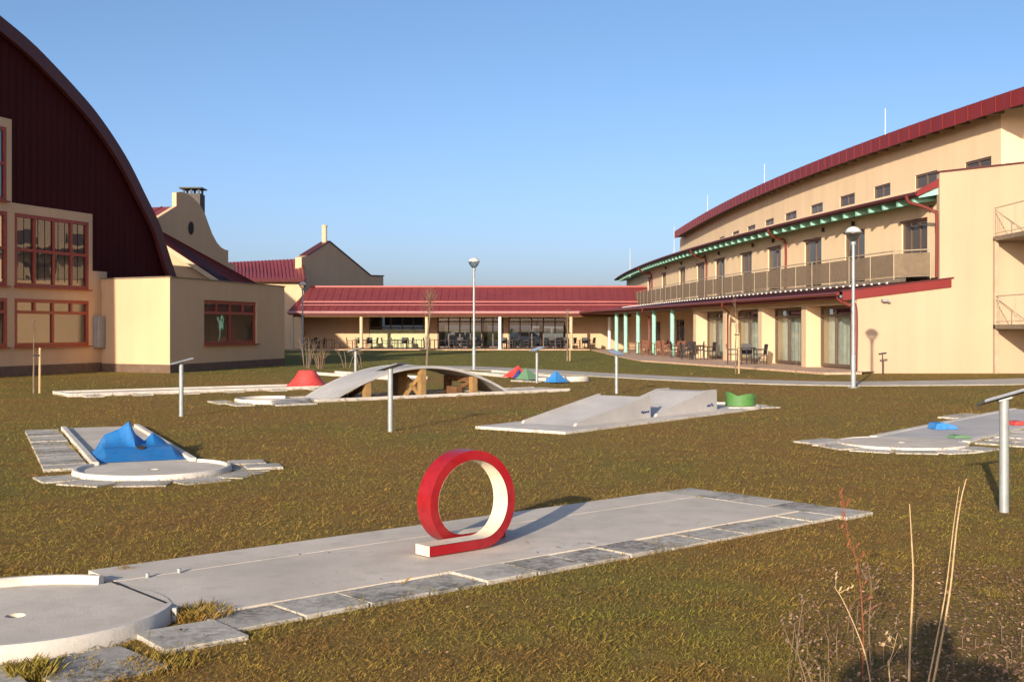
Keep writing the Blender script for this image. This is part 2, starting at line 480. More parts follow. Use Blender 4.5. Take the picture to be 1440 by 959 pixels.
# ------------------------------------------------------------------ facades
def facade(mb, fn, inward, s0, s1, z0, z1, openings=(), breaks=(), depth=0.2, top=None, close_back=False):
    """wall sheet along fn(s)->(x,y) with real recessed openings (sa,sb,za,zb)"""
    ss = sorted(set([s0, s1, *breaks] + [s for o in openings for s in o[:2] if s0 < s < s1]))
    zs = sorted(set([z0, z1] + [z for o in openings for z in o[2:4] if z0 < z < z1]))
    P = {}
    for s in ss:
        x, y = fn(s)
        for z in zs: P[(s, z)] = (x, y, (top(s) if (top and z == z1) else z))
    for a, b in zip(ss, ss[1:]):
        for c, d in zip(zs, zs[1:]):
            sm, zm = (a+b)/2, (c+d)/2
            if any(o[0] < sm < o[1] and o[2] < zm < o[3] for o in openings): continue
            mb.poly([P[(a, c)], P[(b, c)], P[(b, d)], P[(a, d)]])
    for sa, sb, za, zb in openings:
        pa, pb = Vector((*fn(sa), 0)), Vector((*fn(sb), 0)); ia = Vector((*inward(sa), 0)) * depth; ib = Vector((*inward(sb), 0)) * depth
        Z = lambda p, z: Vector((p.x, p.y, z))
        mb.poly([Z(pa, za), Z(pa, zb), Z(pa+ia, zb), Z(pa+ia, za)])
        mb.poly([Z(pb, za), Z(pb+ib, za), Z(pb+ib, zb), Z(pb, zb)])
        mb.poly([Z(pa, zb), Z(pb, zb), Z(pb+ib, zb), Z(pa+ia, zb)])
        mb.poly([Z(pa, za), Z(pa+ia, za), Z(pb+ib, za), Z(pb, za)])

def window(root, name, a, b, z0, z1, inw, depth, fmat, gmat, cols=(), rows=(), bar=0.06, sill=False, extra=(), backing=None, label=None):
    """frame from a to b (2D points on the wall face), set back by depth; cols/rows = fractions of mullions"""
    a = Vector((a[0], a[1], 0)); b = Vector((b[0], b[1], 0)); inw = Vector((inw[0], inw[1], 0)).normalized()
    off = inw * depth; ax = (b - a); L = ax.length; ax.normalize()
    q = MB(); h = 0.035
    def v(f, za, zb, w=bar/2):
        p = a + ax * min(max(f * L, w), L - w) + off
        q.bar((p.x, p.y, za), (p.x, p.y, zb), w, h, side=ax)
    def r(zf, fa=0.0, fb=1.0, w=bar/2):
        z = z0 + (z1 - z0) * zf; z = min(max(z, z0 + w), z1 - w)
        p, s = a + ax*(fa*L) + off, a + ax*(fb*L) + off
        q.bar((p.x, p.y, z), (s.x, s.y, z), w, h * 0.93, side=(0, 0, 1))
    v(0, z0, z1); v(1, z0, z1); r(0); r(1)
    for c in cols: v(c, z0, z1, bar * 0.42)
    for c in rows: r(c, w=bar * 0.42)
    for e in extra:
        if e[0] == 'v': v(e[1], z0 + (z1-z0)*e[2], z0 + (z1-z0)*e[3], bar * 0.42)
    fo = q.build(name, fmat, root)
    if label: fo["label"] = label
    p, s = a + off + inw*0.02, b + off + inw*0.02
    g = MB(); g.poly([(p.x, p.y, z0), (s.x, s.y, z0), (s.x, s.y, z1), (p.x, p.y, z1)])
    g.build("pane", gmat, fo)
    if backing:
        p, s = a + off + inw*0.5, b + off + inw*0.5
        g = MB(); g.poly([(p.x, p.y, z0), (s.x, s.y, z0), (s.x, s.y, z1), (p.x, p.y, z1)])
        g.build("room_back", backing, fo)
    if sill:
        g = MB(); p, s = a - inw*0.05, b - inw*0.05
        g.obox(((p.x+s.x)/2, (p.y+s.y)/2, z0 - 0.025), (b - a)/2 + ax*0.04, inw*0.10, (0, 0, 0.025))
        g.build("sill", fmat, fo)
    return fo

# ------------------------------------------------------------------ curved hotel (right)
V2 = lambda x, y: Vector((x, y))
E_Y = np.array([44.5, 52.1, 60.6, 67.4, 77.2, 101.0, 124.9]); E_X = np.array([15.1, 13.9, 13.1, 11.95, 11.0, 10.45, 10.8])
E_c = np.polyfit(E_Y, E_X, 3)
R_Y = np.array([41.5, 49.0, 58.8, 68.2, 81.0, 102.0]); R_X = np.array([18.1, 16.6, 15.7, 14.75, 14.25, 14.25])
R_c = np.polyfit(R_Y, R_X, 3)
def curve(c, off=0.0):
    d = np.polyder(c)
    def fn(s):
        x = float(np.polyval(c, s)); k = float(np.polyval(d, s)); n = Vector((1.0, -k)).normalized()
        return (x + n.x * off, s + n.y * off)
    def inw(s):
        k = float(np.polyval(d, s)); n = Vector((1.0, -k)).normalized(); return (n.x, n.y)
    return fn, inw
def solve(fn, px, lo, hi):
    """parameter of the curve point seen in column px"""
    f = lambda s: fn(s)[0] * F / fn(s)[1] + CX - px
    a, b = lo, hi
    for _ in range(60):
        m = (a + b) / 2
        if (f(m) > 0) == (f(a) > 0): a = m
        else: b = m
    return (a + b) / 2
eave, eave_in = curve(E_c)
wal1, wal1_in = curve(E_c, 1.20)
balc, balc_in = curve(E_c, -0.30)
roof3, roof3_in = curve(R_c)
wal3, wal3_in = curve(R_c, 0.80)
FRONT = 43.9                                   # depth of the end wall
def gline(Y): return (19.04 - 0.14 * Y, Y)
g_in = (0.990, 0.1386)
HOT = thing("hotel_building", (13.5, 60, 0), "long curved cream hotel with red roof edge, balcony and terrace along the right", "building")

# third storey
sp = [41.6 + 2.0 * i for i in range(33)]
o3 = []
for px0, px1, yt, yb in ((1357, 1394, 220, 243), (1287, 1318, 240, 266), (1229, 1252, 258, 281), (1181, 1202, 272, 294), (1140, 1157, 285, 303), (1104, 1120, 296, 312), (1076, 1088, 306, 320), (1051, 1062, 315, 328), (1030, 1039, 323, 334), (1011, 1019, 330, 340)):
    b, a = solve(wal3, px0, 44, 110), solve(wal3, px1, 44, 110)
    o3.append((a, b, 7.15, 8.25))
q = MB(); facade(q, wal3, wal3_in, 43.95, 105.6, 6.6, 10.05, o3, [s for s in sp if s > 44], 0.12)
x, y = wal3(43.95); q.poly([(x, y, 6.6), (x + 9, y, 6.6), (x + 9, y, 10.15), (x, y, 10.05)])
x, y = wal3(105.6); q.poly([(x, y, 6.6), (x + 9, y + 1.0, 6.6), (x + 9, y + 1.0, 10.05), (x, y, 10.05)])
q.build("upper_wall", M['wall_lightened'], HOT)
for a, b, za, zb in o3:
    window(HOT, "window", wal3(a), wal3(b), za, zb, wal3_in((a+b)/2), 0.07, M['frame_brown'], M['blind'], (0.5,), (), 0.09, sill=True)
# roof of the third storey: fascia band, soffit, deck
q = MB(); rows = []
for s in [41.0 + 1.0 * i for i in range(63)]:
    x, y = roof3(s); i = Vector(roof3_in(s))
    rows.append([(x, y, 10.2), (x, y, 9.60)])
q.grid(rows)
for s in np.arange(41.2, 102.5, 0.9):
    x, y = roof3(s); i = Vector(roof3_in(s))
    q.obox((x - i.x*.05, y - i.y*.05, 9.90), (i.x*.018, i.y*.018, 0), (-i.y*.018, i.x*.018, 0), (0, 0, .30))
q.build("roof_fascia", M['fascia'], HOT)
q = MB(); rt = []; rb = []
for s in [41.0 + 1.0 * i for i in range(63)]:
    x, y = roof3(s); i = Vector(roof3_in(s))
    rt.append([(x, y, 10.205), (x + i.x*9, y + i.y*9, 11.0)])
    rb.append([(x + i.x*.04, y + i.y*.04, 9.85), (x + i.x*1.5, y + i.y*1.5, 10.0)])
q.grid(rt); q.build("roof", M['clad'], HOT)
q = MB(); q.grid(rb); q.build("soffit", M['beam'], HOT)
q = MB()
for s in np.arange(41.5, 103, 1.15):
    x, y = roof3(s); i = Vector(roof3_in(s))
    q.bar((x + i.x*.06, y + i.y*.06, 9.73), (x + i.x*.80, y + i.y*.80, 9.82), 0.10, 0.07)
build_each(q, "rafter", M['beam'], HOT)

# first floor wall with balcony doors
doors = []
for px0, px1 in ((1268, 1304), (1188, 1216), (1131.5, 1155), (1080, 1098), (1042, 1057), (1006, 1019), (980, 990.5), (955.5, 963.5), (931, 936.5), (911, 917)):
    b, a = solve(wal1, px0, 43.95, 125), solve(wal1, px1, 43.95, 125)
    doors.append((a, min(b, a + 3.4), 3.62, 5.93))
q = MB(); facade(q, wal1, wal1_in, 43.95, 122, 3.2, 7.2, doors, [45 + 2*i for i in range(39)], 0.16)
q.build("first_floor_wall", M['wall_lightened'], HOT)
for k, (a, b, za, zb) in enumerate(doors):
    window(HOT, "balcony_door", wal1(a), wal1(b), za, zb, wal1_in((a+b)/2), 0.10, M['frame_brown'], M['blind'], (0.42,) if k else (0.35, 0.7), (), 0.10)
q = MB()
for a, b, za, zb in doors:      # dark lintel board
    i = Vector(wal1_in((a+b)/2)); pa, pb = Vector(wal1(a)), Vector(wal1(b)); c = (pa + pb)/2 - i*.03; h = (pb - pa)/2
    q.obox((c.x, c.y, zb + .05), (h.x*1.02, h.y*1.02, 0), (i.x*.035, i.y*.035, 0), (0, 0, .03))
build_each(q, "lintel", M['darkfascia'], HOT)
q = MB()
for k in range(len(doors) - 1):
    s = (doors[k][0] + doors[k][1]) / 2 if k % 2 else doors[k][0] - 0.4
    x, y = wal1(s); i = wal1_in(s)
    q.obox((x - i[0]*.08, y - i[1]*.08, 6.32), (.06, 0, 0), (0, .06, 0), (0, 0, .10))
build_each(q, "wall_light", M['dark'], HOT)
# eave of the first floor
es = [44.05 + 1.0 * i for i in range(78)]
q = MB(); rows = []
for s in es:
    x, y = eave(s); i = Vector(eave_in(s))
    rows.append([(x, y, 6.62), (x, y, 6.80), (x + i.x*3.6, y + i.y*3.6, 7.35)])
q.grid(rows); q.build("eave_roof", M['darkfascia'], HOT)
q = MB(); rows = []
for s in es:
    x, y = eave(s); i = Vector(eave_in(s))
    rows.append([(x + i.x*.03, y + i.y*.03, 6.66), (x + i.x*1.19, y + i.y*1.19, 6.79)])
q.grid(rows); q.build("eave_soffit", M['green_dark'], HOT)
q = MB()
for s in es:
    x, y = eave(s); i = Vector(eave_in(s))
    pass
q.tube([(eave(s)[0] - .06, eave(s)[1], 6.74) for s in es], 0.075, 8); q.build("eave_gutter", M['darkfascia'], HOT, smooth=True)
q = MB()
for s in np.arange(44.6, 118, 1.18):
    x, y = eave(s); i = Vector(eave_in(s))
    q.bar((x + i.x*.10, y + i.y*.10, 6.53), (x + i.x*1.19, y + i.y*1.19, 6.69), 0.115, 0.075)
build_each(q, "eave_rafter", M['green'], HOT)
# verge board where the eave meets the end block
q = MB(); pe = eave(44.1)
q.prism([(pe[0] - .05, 43.98, 6.62), (16.05, 43.98, 7.0), (16.05, 43.98, 7.32), (pe[0] - .05, 43.98, 6.84)], (0, .07, 0)); q.build("verge_board", M['fascia'], HOT)
q = MB(); q.prism([(pe[0] + .05, 44.06, 6.58), (16.0, 44.06, 6.70), (16.0, 44.06, 6.98), (pe[0] + .05, 44.06, 6.62)], (0, .08, 0)); q.build("verge_rafter", M['green'], HOT)

# ground canopy roof + balcony deck
q = MB(); rows = []; rs = [43.95 + 1.0 * i for i in range(54)]
def cedge(Y): x, y = gline(Y); return (x - 0.62, y)
for s in rs:
    x, y = cedge(s); bx, by = balc(s)
    bx = max(bx, x + 0.9)
    rows.append([(x, y, 2.80), (x, y, 3.02), (bx + .12, by, 3.47)])
q.grid(rows); q.build("canopy_roof", M['clad'], HOT)
q = MB(); q.tube([(cedge(s)[0] - .06, cedge(s)[1], 2.98) for s in rs], 0.075, 8); q.build("canopy_gutter", M['pipe'], HOT, smooth=True)
q = MB()
for s in np.arange(44.3, 96, 0.62):
    x, y = cedge(s); bx, by = balc(s); bx = max(bx, x + .9)
    f = 0.72; q.obox((x + (bx - x)*f, y, 3.02 + .45*f + .05), (.03, 0, 0), (0, .05, 0), (0, 0, .03))
build_each(q, "snow_guard", M['white'], HOT)
q = MB(); rows = []
for s in rs:
    x, y = cedge(s); rows.append([(x + .04, y, 2.83), (x + 5.2, y, 2.86)])
q.grid(rows); q.build("canopy_soffit", M['beam'], HOT)
q = MB(); rows = []
for s in [44.4 + 1.0 * i for i in range(60)]:
    bx, by = balc(s); wx, wy = wal1(s)
    rows.append([(bx, by, 3.42), (bx, by, 3.60), (wx + .02, wy, 3.60)])
q.grid(rows); q.build("balcony_deck", M['beam'], HOT)
rp = solve(balc, 1257, 43.9, 60)
bx0, by0 = balc(rp)
runs = [[(16.0 - .22, 44.25), (bx0, by0)]] + [[balc(a), balc(b)] for a, b in zip(np.arange(rp, 96, 1.9), np.arange(rp + 1.9, 97.9, 1.9))]
for pa, pb in runs:
    pa, pb = Vector(pa), Vector(pb); dd = (pb - pa); n_ = Vector((-dd.y, dd.x)).normalized(); i_ = n_ if n_.x > 0 else -n_
    q = MB(); a_, b_ = pa + dd*.02, pb - dd*.02; c = (a_ + b_)/2
    q.obox((c.x, c.y, 4.12), ((b_-a_).x/2, (b_-a_).y/2, 0), (i_.x*.012, i_.y*.012, 0), (0, 0, .43))
    q.build("railing_panel", M['mesh'], HOT)
q = MB()
for pa, pb in runs:
    q.tube([(pa[0], pa[1], 4.66), (pb[0], pb[1], 4.66)], 0.024, 8)
    q.tube([(pa[0], pa[1], 3.55), (pa[0], pa[1], 4.66)], 0.022, 6)
    q.tube([(pa[0], pa[1], 3.665), (pb[0], pb[1], 3.665)], 0.014, 6)
q.build("balcony_handrail", M['rail'], HOT)

# ground floor: piers, beam, recessed glazing with curtains
PY = [44.35, 49.0, 54.2, 59.3, 64.4]
q = MB()
gi = Vector((0.990, 0.1386, 0)); gd = Vector((-0.1386, 0.990, 0))
for k, Yp in enumerate(PY):
    x, y = gline(Yp)
    if k == 0: continue
    q = MB(); q.obox((x + gi.x*.35, y + gi.y*.35, 1.30), gi*.35, gd*.25, (0, 0, 1.30))
    q.obox((x + gi.x*.85, y + gi.y*.85, 1.30), gi*.15, gd*.34, (0, 0, 1.30)); q.build("pier", M['wall_trim'], HOT)
q = MB(); a, b = Vector((*gline(44.0), 0)), Vector((*gline(64.7), 0)); c = (a+b)/2 + gi*.35
q.obox((c.x, c.y, 2.73), (b-a)/2, gi*.36, (0, 0, .125)); q.build("beam", M['wall'], HOT)
q = MB(); c = (a+b)/2 - gi*.02
q.obox((c.x, c.y, 2.63), (b-a)/2, gi*.03, (0, 0, .03)); q.build("beam_strip", M['wall_trim'], HOT)
for k in range(4):
    ya, yb = PY[k] + (0.26 if k else 0.0), PY[k+1] - 0.26
    a, b = Vector((*gline(ya), 0)) + gi*.62, Vector((*gline(yb), 0)) + gi*.62
    window(HOT, "terrace_door", (a.x, a.y), (b.x, b.y), 0.12, 2.60, (gi.x, gi.y), 0.05, M['frame_brown'], M['glass_door'], (0.34, 0.66), (0.84,), 0.13)
    q = MB(); L = (b - a).length; dv = (b - a).normalized(); nn = 60
    rows = []
    for j in range(nn + 1):
        p = a + dv * (L * j / nn) + gi * (0.30 + 0.035 * math.sin(j * 1.3) + 0.02 * math.sin(j * .45))
        rows.append([(p.x, p.y, .14), (p.x, p.y, 2.22)])
    q.grid(rows); q.build("curtain", M['curtain'], HOT, smooth=True)
    q = MB(); p0, p1 = a + gi*.55, b + gi*.55
    q.poly([(p0.x, p0.y, .1), (p1.x, p1.y, .1), (p1.x, p1.y, 2.7), (p0.x, p0.y, 2.7)]); q.build("room_back", M['room'], HOT)
# arcade: green columns, back wall with doors
for px in (948, 922, 899.5, 882, 869):
    k = (px - CX) / F; Y = 19.04 / (k + .14); x, y = gline(Y)
    cq = MB(); cq.tube([(x - .1, y, 0.0), (x - .1, y, 2.80)], 0.13, 14)
    cq.lathe([(0.20, 0), (0.20, 0.10), (0.13, 0.14)], (x - .1, y, 0), 14)
    cq.build("arcade_column", M['green'], HOT, smooth=True)
def back(s): x, y = gline(s); return (x + 3.4, y + .48)
bo_ = [(67.0, 69.2, .1, 2.3), (72, 74.0, .8, 2.2), (78, 80.2, .1, 2.3), (84, 86, .8, 2.2)]
q = MB(); facade(q, back, lambda s: g_in, 64.6, 94, 0, 2.9, bo_, (), .2)
x, y = gline(64.62); q.poly([(x + .5, y, 0), (x + 3.6, y + .45, 0), (x + 3.6, y + .45, 2.9), (x + .5, y, 2.9)])
q.build("arcade_wall", M['wall'], HOT)
for a, b, za, zb in bo_: window(HOT, "arcade_window", back(a), back(b), za, zb, g_in, .15, M['frame_brown'], M['glass_dark'], (.5,), (.8,), .1)
# end wall (one plane) with sloping parapet
q = MB()
xl = gline(FRONT)[0] + 0.0
Xs = [xl, 16.0, 16.4, 18.06, 21.5, 26.0]
slope = 0.11
q.poly([(xl, FRONT, 0), (26, FRONT, 0), (26, FRONT, 7.5 + slope*10), (16.0, FRONT, 7.5), (16.0, FRONT, 3.42), (xl, FRONT, 2.98)])
q.poly([(xl, FRONT, 0), (xl, FRONT, 2.98), (xl + .02, FRONT + .8, 2.98), (xl + .02, FRONT + .8, 0)])
q.poly([(16.0, FRONT, 3.42), (16.0, FRONT, 7.5), (16.0, FRONT + .3, 7.5), (16.0, FRONT + .3, 3.42)])
q.poly([(16.0, FRONT, 7.5), (26, FRONT, 7.5 + slope*10), (26, FRONT + .3, 7.5 + slope*10), (16.0, FRONT + .3, 7.5)])
q.build("end_wall", M['wall_darkened'], HOT)
q = MB(); q.prism([(15.95, FRONT - .06, 7.50), (26, FRONT - .06, 7.5 + slope*10.05), (26, FRONT - .06, 7.56 + slope*10.05), (15.95, FRONT - .06, 7.56)], (0, .36, 0)); q.build("parapet_coping", M['darkfascia'], HOT)
q = MB(); q.prism([(xl - .55, FRONT - .07, 2.72), (16.42, FRONT - .07, 3.22), (16.42, FRONT - .07, 3.56), (xl - .55, FRONT - .07, 3.06)], (0, .068, 0)); q.build("canopy_verge_board", M['fascia'], HOT)
q = MB(); q.prism([(xl - .6, FRONT - .12, 3.065), (16.5, FRONT - .12, 3.565), (16.5, FRONT - .12, 3.60), (xl - .6, FRONT - .12, 3.10)], (0, .20, 0)); q.build("verge_cap", M['darkfascia'], HOT)
# down pipes
pe = eave(44.9)
for pts in ([(pe[0] - .1, 44.6, 6.68), (pe[0] - .05, 44.4, 6.45), (pe[0] + .3, 44.1, 6.28), (15.75, 43.85, 6.05), (15.86, 43.82, 5.8), (15.86, 43.82, 3.6)],
            [(xl - .62, 44.2, 2.95), (xl - .6, 44.1, 2.75), (xl - .3, 43.85, 2.55), (xl - .06, 43.82, 2.4), (xl - .06, 43.82, .1)]):
    q = MB(); q.tube(curve_pts(pts, 36), .062, 10); q.build("down_pipe", M['pipe'], HOT, smooth=True)
for px in (1107, 995, 918):
    s = solve(wal1, px, 44, 125); x, y = eave(s - .8); wx, wy = wal1(s); i = wal1_in(s)
    q = MB(); q.tube(curve_pts([(x - .08, y, 6.7), (x, y + .1, 6.45), ((x+wx)/2, (y+wy)/2, 6.2), (wx - i[0]*.1, wy - i[1]*.1, 6.0), (wx - i[0]*.1, wy - i[1]*.1, 3.6)], 24), .06, 8); q.build("down_pipe", M['pipe'], HOT, smooth=True)
for px in (916,):
    k = (px - CX)/F; Y = 19.04/(k + .14); x, y = gline(Y)
    q = MB(); q.tube(curve_pts([(x - .68, y - 1.2, 2.95), (x - .66, y - 1.0, 2.7), (x - .3, y - .4, 2.45), (x - .15, y, 2.2), (x - .15, y, 0)], 24), .06, 8); q.build("down_pipe", M['pipe'], HOT, smooth=True)
k = (1022 - CX)/F; Y = 19.04/(k + .14); x, y = gline(Y)
q = MB(); q.tube(curve_pts([(x - .66, y - 2.4, 2.95), (x - .6, y - 2.2, 2.7), (x - .15, y - 1.4, 2.45), (x - .08, y - .7, 2.2), (x - .08, y - .7, 0)], 24), .05, 8); q.build("down_pipe", M['pipe'], HOT, smooth=True)
# lightning rods
for px, yb, yt, Y, in ((1245, 188, 153, 52.5), (1075, 256, 230, 70.0), (995, 298, 274, 86.0), (948, 352, 318, 104.0), (886, 384, 350, 104.0)):
    b, t = at(px, yb + 6, Y), at(px, yt, Y); q = MB(); q.tube([b, t], [.03, .018], 6); q.build("lightning_rod", M['galv_pale'], HOT)
# escape balconies at the right
q = MB()
for zt in (1.82, 5.10):
    q.box(17.98, 22, 40.3, 43.86, zt - .16, zt)
build_each(q, "escape_platform", M['beam'], HOT)
q = MB(); q.box(17.98, 18.13, 43.70, 43.84, 0, 5.0); q.box(17.98, 18.13, 40.3, 40.44, 0, 5.0); build_each(q, "platform_post", M['rail'], HOT)
for zt in (1.82, 5.10):
    q = MB()
    q.tube([(18.02, 43.8, zt), (18.02, 43.8, zt + 1.06)], .02, 6); q.tube([(18.02, 42.0, zt), (18.02, 42.0, zt + 1.06)], .02, 6); q.tube([(18.02, 40.35, zt), (18.02, 40.35, zt + 1.06)], .02, 6)
    q.tube([(18.02, 43.8, zt + 1.06), (18.02, 40.35, zt + 1.06), (22, 40.35, zt + 1.06)], .02, 6)
    q.tube([(18.02, 43.8, zt + .12), (18.02, 40.35, zt + .12)], .012, 6)
    q.tube([(18.02, 43.75, zt + .98), (18.02, 41.4, zt + .10)], .014, 6)
    for i in range(16):
        y = 43.7 - i * .2; q.tube([(18.02, y, zt + .12), (18.02, y, zt + (0.98 - (43.75 - y) * .374 if y > 41.4 else .9))], .006, 4)
    for i in range(16):
        x = 18.2 + i * .24; q.tube([(x, 40.35, zt + .1), (x, 40.35, zt + 1.06)], .006, 4)
    q.build("platform_railing", M['rail'], HOT)
q = MB(); q.obox((13.9, FRONT - .12, 2.72), (.10, 0, 0), (0, .12, 0), (0, 0, .05)); q.box(13.98, 14.06, FRONT - .3, FRONT - .05, 2.66, 2.74); q.build("wall_camera", M['greycab'], HOT)
# terrace
q = MB(); e_ = [G(1212, 526.5), G(1160, 527), G(1100, 522.5), G(1000, 515.5), G(901, 508.5)]
w_ = [Vector((*gline(44.0), 0)) + gi*.9, Vector((*gline(47), 0)) + gi*.9, Vector((*gline(50), 0)) + gi*.9, Vector((*gline(55.5), 0)) + gi*.9, Vector((*gline(62), 0)) + gi*3.6]
e_.append(Vector((6.3, 70, 0))); w_.append(Vector((*gline(70), 0)) + gi*3.6)
e_.append(Vector((6.2, 92, 0))); w_.append(Vector((*gline(93), 0)) + gi*3.6)
q.grid([[(a.x, a.y, 0), (a.x, a.y, .08), (b.x, b.y, .08)] for a, b in zip(e_, w_)])
tag(q.build("terrace", M['paver']), kind="structure")
for i in range(len(e_) - 1): pad([e_[i], w_[i], w_[i+1], e_[i+1]])
pad([(12.8, 43.8), (26, 43.8), (26, 48), (12.8, 48)])

# ------------------------------------------------------------------ red roofed pavilion (centre)
PAV = thing("pavilion_building", (-4, 95, 0), "low pavilion with a long red sheet roof and open veranda in the background", "building")
YE, YR, YW = 93.0, 97.6, 98.2
ze = 2.98
def pavx(px, Y): return (px - CX) / F * Y
xL, xR = pavx(404, YE), 11.2
zr = EYE + (HZ - 404) / F * YR
xLr = pavx(436, YR)
def rz_(y): return ze + .05 + (zr - ze - .05) * (y - YE) / (YR - YE)
q = MB(); ym = YE + 2.0
q.poly([(xL, YE, ze + .05), (xR, YE, ze + .05), (xR, YR, zr), (xLr, YR, zr)])
q.poly([(xL, YE, ze + .05), (xLr, YR, zr), (xLr, YR + 4.6, ze), (xL, YR + 4.6, ze)])
q.poly([(xLr, YR, zr), (xR, YR, zr), (xR, YR + 4.6, ze), (xLr, YR + 4.6, ze)])
nx = 46
for i in range(nx + 1):
    x = xL + (xR - xL) * i / nx
    y1 = YR if x > xLr else YE + (YR - YE) * (x - xL) / (xLr - xL)
    if y1 - YE > .2: q.bar((x, YE, rz_(YE) + .03), (x, y1, rz_(y1) + .02), .014, .018, side=(0, 0, 1))
q.build("roof", M['roof'], PAV)
q = MB()
q.bar((xLr, YR, zr + .05), (xR, YR, zr + .05), .07, .12); q.build("ridge_cap", M['seam'], PAV)
q = MB()
for yy, w in ((YE + 1.45, .06), (YE + 0.85, .035)):
    q.bar((xL + .9, yy, rz_(yy) + .16), (xR, yy, rz_(yy) + .16), w, .025, side=(0, 0, 1))
build_each(q, "snow_rail", M['seam'], PAV)
q = MB(); q.tube([(xL, YE - .08, ze + .0), (xR, YE - .08, ze + .0)], .11, 8); q.build("gutter", M['gutter'], PAV, smooth=True)
q = MB(); q.box(xL + .1, xR, YE, YE + .06, ze - .20, ze + .02); q.build("eave_fascia", M['fascia'], PAV)
q = MB(); q.poly([(xL + .1, YE + .06, ze - .06), (xR, YE + .06, ze - .06), (xR, YW, ze - .02), (xL + .1, YW, ze - .02)]); q.build("soffit", M['wood_dark'], PAV)
q = MB(); q.box(xL + .4, xR, YE + .25, YE + .45, 2.62, ze - .08); q.build("veranda_beam", M['wood_dark'], PAV)
for k, px in enumerate((411, 508, 600, 703, 803, 857)):
    c = pavx(px, YE + .35); q = MB(); q.tube([(c, YE + .35, 0), (c, YE + .35, 2.64)], .13, 14); q.lathe([(.2, 0), (.2, .1), (.13, .13)], (c, YE + .35, 0), 12)
    q.build("veranda_column", M['white'] if px in (703, 857) else M['wall_trim'], PAV, smooth=True)
# back wall: solid parts and glazing
def seg(p0, p1): return pavx(p0, YW), pavx(p1, YW)
q = MB()
for p0, p1 in ((398, 519), (604, 615), (708, 715), (797, 880)):
    a, b = seg(p0, p1); q.box(a, b, YW, YW + .3, 0, 2.92)
build_each(q, "back_wall", M['wall'], PAV)
for p0, p1, frac, low in ((519, 604, (.19, .36, .55, .73, .9), True), (615, 708, (.17, .34, .5, .67, .84), False), (715, 797, (.2, .4, .6, .8), False)):
    a, b = seg(p0, p1)
    window(PAV, "glazed_wall", (a, YW), (b, YW), .1, 2.90, (0, 1), .06, M['frame_brown'], M['glass_pav'], frac, (.60,) if low else (.78,), .12)
    if low:
        q = MB(); q.box(a + .05, b - .05, YW - .03, YW + .01, .12, 1.62); q.build("lower_panel", M['panel'], PAV)
# far side of the glazed hall and its ceiling
q = MB()
for p0, p1 in ((398, 530), (598, 622), (676, 684), (700, 716), (760, 766), (795, 880)):
    a, b = seg(p0, p1); q.box(a * 1.02, b * 1.02, YW + 6, YW + 6.2, 0, 2.9)
build_each(q, "rear_wall", M['wall'], PAV)
q = MB(); q.box(pavx(530, YW), pavx(795, YW) * 1.02, YW + 6.02, YW + 6.18, 2.0, 2.88); q.build("rear_lintel", M['wood_dark'], PAV)
q = MB(); q.box(xL + .3, xR, YW + .35, YW + 6, 2.90, 2.94); q.build("ceiling", M['beam'], PAV)
q = MB(); q.box(xL, 6.1, YE - .9, YW + 6.3, 0, .07); tag(q.build("pavilion_terrace", M['paver']), kind="structure"); pad([(xL, YE - .9), (6.1, YE - .9), (6.1, YW + 6), (xL, YW + 6)])

# ------------------------------------------------------------------ arched hall (left)
HD = Vector((0.31, 0.95)).normalized()
HP = Plane((-16.0, 45.8), HD)
HALL = thing("hall_building", (-17.5, 43, 0), "big arched hall with dark red cladding and red framed windows at the left edge", "building")
inwH = Vector((-HD.y, HD.x))            # into the hall
hf = lambda t: tuple(HP.xy(t))
arch = [HP.tz(px, py) for px, py in ((242, 391), (231, 358), (219, 319), (199, 278), (176, 232), (152, 193), (126, 157), (99, 126), (70, 95), (38, 63), (0, 31))]
arch = [(a, b) for a, b in arch]
t_end, z_end = arch[-1]
ta = t_end - 3.6
arch += [(t_end - 1.6, z_end + .50), (ta, z_end + .72)]
arch_full = arch + [(2*ta - t, z) for t, z in arch[-2::-1]]
# smooth
cp = curve_pts([(t, 0, z) for t, z in arch_full], 90); arch_s = [(p.x, p.z) for p in cp]
def H3(t, z, inn=0.0): p = HP.xy(t) + inwH * inn; return Vector((p.x, p.y, z))
t128, t16b = HP.t(127), HP.t(16)
ztop = HP.tz(100, 291)[1]
# cladding wall behind the cream frame wall
q = MB(); q.poly([H3(t, z, .06) for t, z in arch_s] + [H3(arch_s[-1][0], 0, .06), H3(arch_s[0][0], 0, .06)])
tt = arch_s[0][0] - .3
while tt > HP.t(-160):
    zt = max((z for (t, z) in arch_s if abs(t - tt) < .6), default=0)
    if zt > 4: q.bar(H3(tt, 3.4, .045), H3(tt, zt - .45, .045), .007, .006, side=(HD.x, HD.y, 0))
    tt -= .36
q.build("cladding", M['clad'], HALL)
# vault roof shell with overhang
q = MB(); rows = []
for t, z in arch_s:
    rows.append([H3(t, z + .05, -0.22), H3(t, z + .05, 2.3)])
q.grid(rows); q.build("vault_roof", M['clad'], HALL, smooth=True)
q = MB(); rows = []
for i, (t, z) in enumerate(arch_s):
    a, b = arch_s[max(i-1, 0)], arch_s[min(i+1, len(arch_s)-1)]
    dx, dz = b[0]-a[0], b[1]-a[1]; l = math.hypot(dx, dz) or 1; nx_, nz_ = -dz/l, dx/l
    if nz_ > 0: nx_, nz_ = -nx_, -nz_
    w = .45
    rows.append([H3(t, z + .05, -.23), H3(t + nx_*w, z + nz_*w, -.23), H3(t + nx_*w, z + nz_*w, -.05)])
q.grid(rows); q.build("arch_fascia", M['darkfascia'], HALL)
